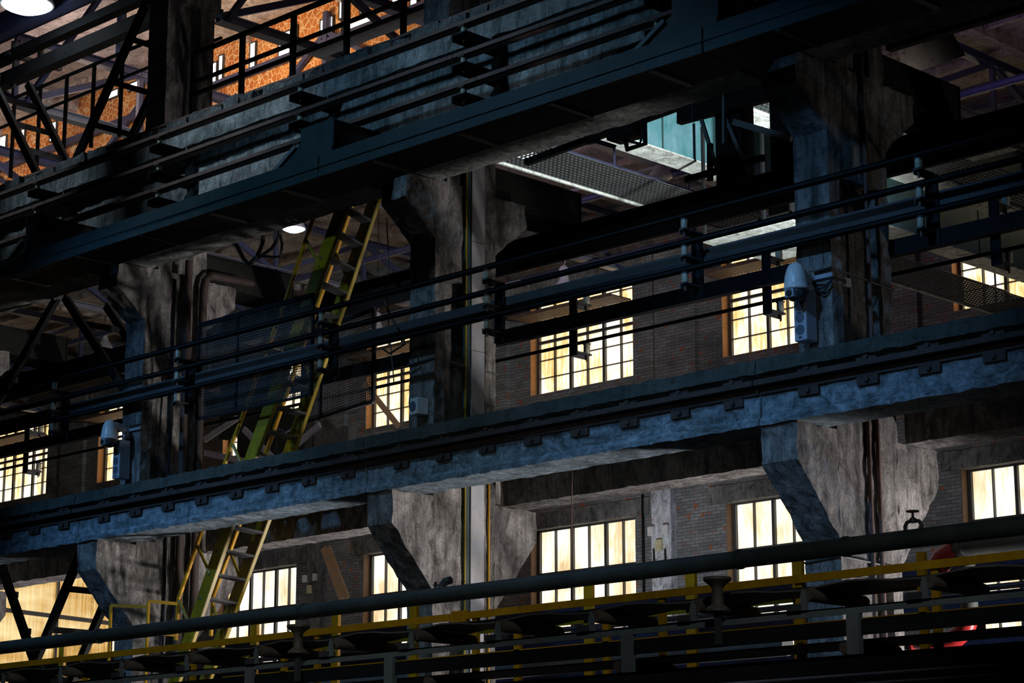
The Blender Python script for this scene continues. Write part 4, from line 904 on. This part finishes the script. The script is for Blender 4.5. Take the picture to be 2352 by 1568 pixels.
p = onY(1473, 1200, WY-0.1); tag(MB().path([(p.x, WY-0.05, 5), (p.x, WY-0.05, 9.9)], 0.03, 8).build('wall_conduit', 'black', None, True), 'thin dark conduit on the brick right of the central lower window', 'conduit')
# pole and frames in the upper window of the gap by the middle column
p, q = onY(836, 880, 17), onY(915, 978, 17)
tag(MB().bar(p, q, 0.08, 0.12).build('leaning_board', 'wood'), 'orange-brown board slanting across the window left of the middle column', 'board')
# loose cables
tag(MB().path([onY(520, 545, 0.3), onY(545, 565, 0.3), onY(560, 595, 0.3), onY(572, 607, 0.3), onY(590, 590, 0.3), onY(603, 560, 0.3), onY(606, 528, 0.3)], 0.03, 8).build('hose', 'rubber', None, True), 'thick black hose sagging from the left cross beam', 'hose')
tag(MB().path([onY(575, 604, 0.32), onY(600, 588, 0.32), onY(625, 570, 0.32), onY(640, 545, 0.32), onY(642, 515, 0.32)], 0.025, 8).build('hose', 'rubber', None, True), 'thinner hose looping up beside the lit lamp left of the ladder', 'hose')
tag(MB().path([onY(600, 588, 0.3), onY(630, 590, 0.3), onY(645, 588, 0.3), onY(648, 560, 0.3), onY(644, 540, 0.3)], 0.02, 8).build('hose', 'rubber', None, True), 'short hose bent square under the lit lamp left of the ladder', 'hose')
tag(MB().path([onY(888, 500, 0.5), onY(893, 600, 0.5), onY(888, 690, 0.5), onY(897, 790, 0.5), onY(905, 880, 0.5)], 0.008, 6).build('cord', 'dark', None, True), 'thin cord hanging between the ladder and the middle column', 'cord')
tag(MB().path([onY(882, 690, -0.3), onY(905, 740, -0.3), onY(925, 770, -0.3), onY(930, 790, -0.3), onY(895, 812, -0.3), onY(878, 800, -0.3)], 0.012, 6).build('loose_cable', 'rubber', None, True), 'loose black cable dangling from the rails left of the middle column', 'cable')
tag(MB().path([onY(1314, 1060, 1.0), onY(1313, 1200, 1.0), onY(1311, 1330, 1.0)], 0.007, 6).build('cord', 'rust', None, True), 'thin cord hanging in front of the central lower window', 'cord')
# ------------------------------------------------------------------ steelwork standing before the far window, left of the middle column
def plate_px(x0, x1, yt, yb, Y, name, mat, lab, cat, rivets=True):
    a, b = onY(x0, (yt+yb)/2, Y), onY(x1, (yt+yb)/2, Y); zt, zb = onY((x0+x1)/2, yt, Y).z, onY((x0+x1)/2, yb, Y).z
    t = thing(name, lab, cat, (a.x, Y, zb))
    MB().box(a.x, b.x, Y, Y+0.25, zb, zt).build('web', mat, t)
    if rivets:
        m = MB()
        for i in range(5):
            for z in (zb+0.12, zt-0.12): m.lathe((a.x+(b.x-a.x)*(i+0.5)/5, Y, z), [(0.035, 0), (0.03, 0.02), (0.0, 0.03)], 8, (0, -1, 0))
        m.build('rivets', mat, t)
plate_px(546, 634, 850, 1075, 17.5, 'riveted_post', 'beam_black', 'broad dark riveted post covering most of the far window behind the ladder foot', 'post')
plate_px(634, 700, 940, 1060, 17.6, 'riveted_plate', 'beam_black', 'dark riveted plate below the small lit window corner behind the ladder', 'plate')
plate_px(505, 548, 850, 1003, 17.6, 'riveted_plate', 'beam_black', 'dark riveted plate above the lit window sliver left of the ladder', 'plate')
plate_px(722, 800, 985, 1045, 14.0, 'riveted_plate', 'dark', 'brown riveted gusset plate in the gap between the ladder and the small loudspeaker column', 'plate')
for (x0, y0, x1, y1), l in (((470, 1010, 545, 960), 'rising left one'), ((470, 1040, 640, 1075), 'low flat one'), ((560, 985, 650, 1075), 'falling middle one'), ((640, 1055, 735, 975), 'rising right one')):
    tag(MB().bar(onY(x0, y0, 13.5), onY(x1, y1, 13.5), 0.06, 0.14).build('lattice_bar', 'light_steel'), 'dim steel lattice bar seen under the mesh screens, '+l, 'bar')
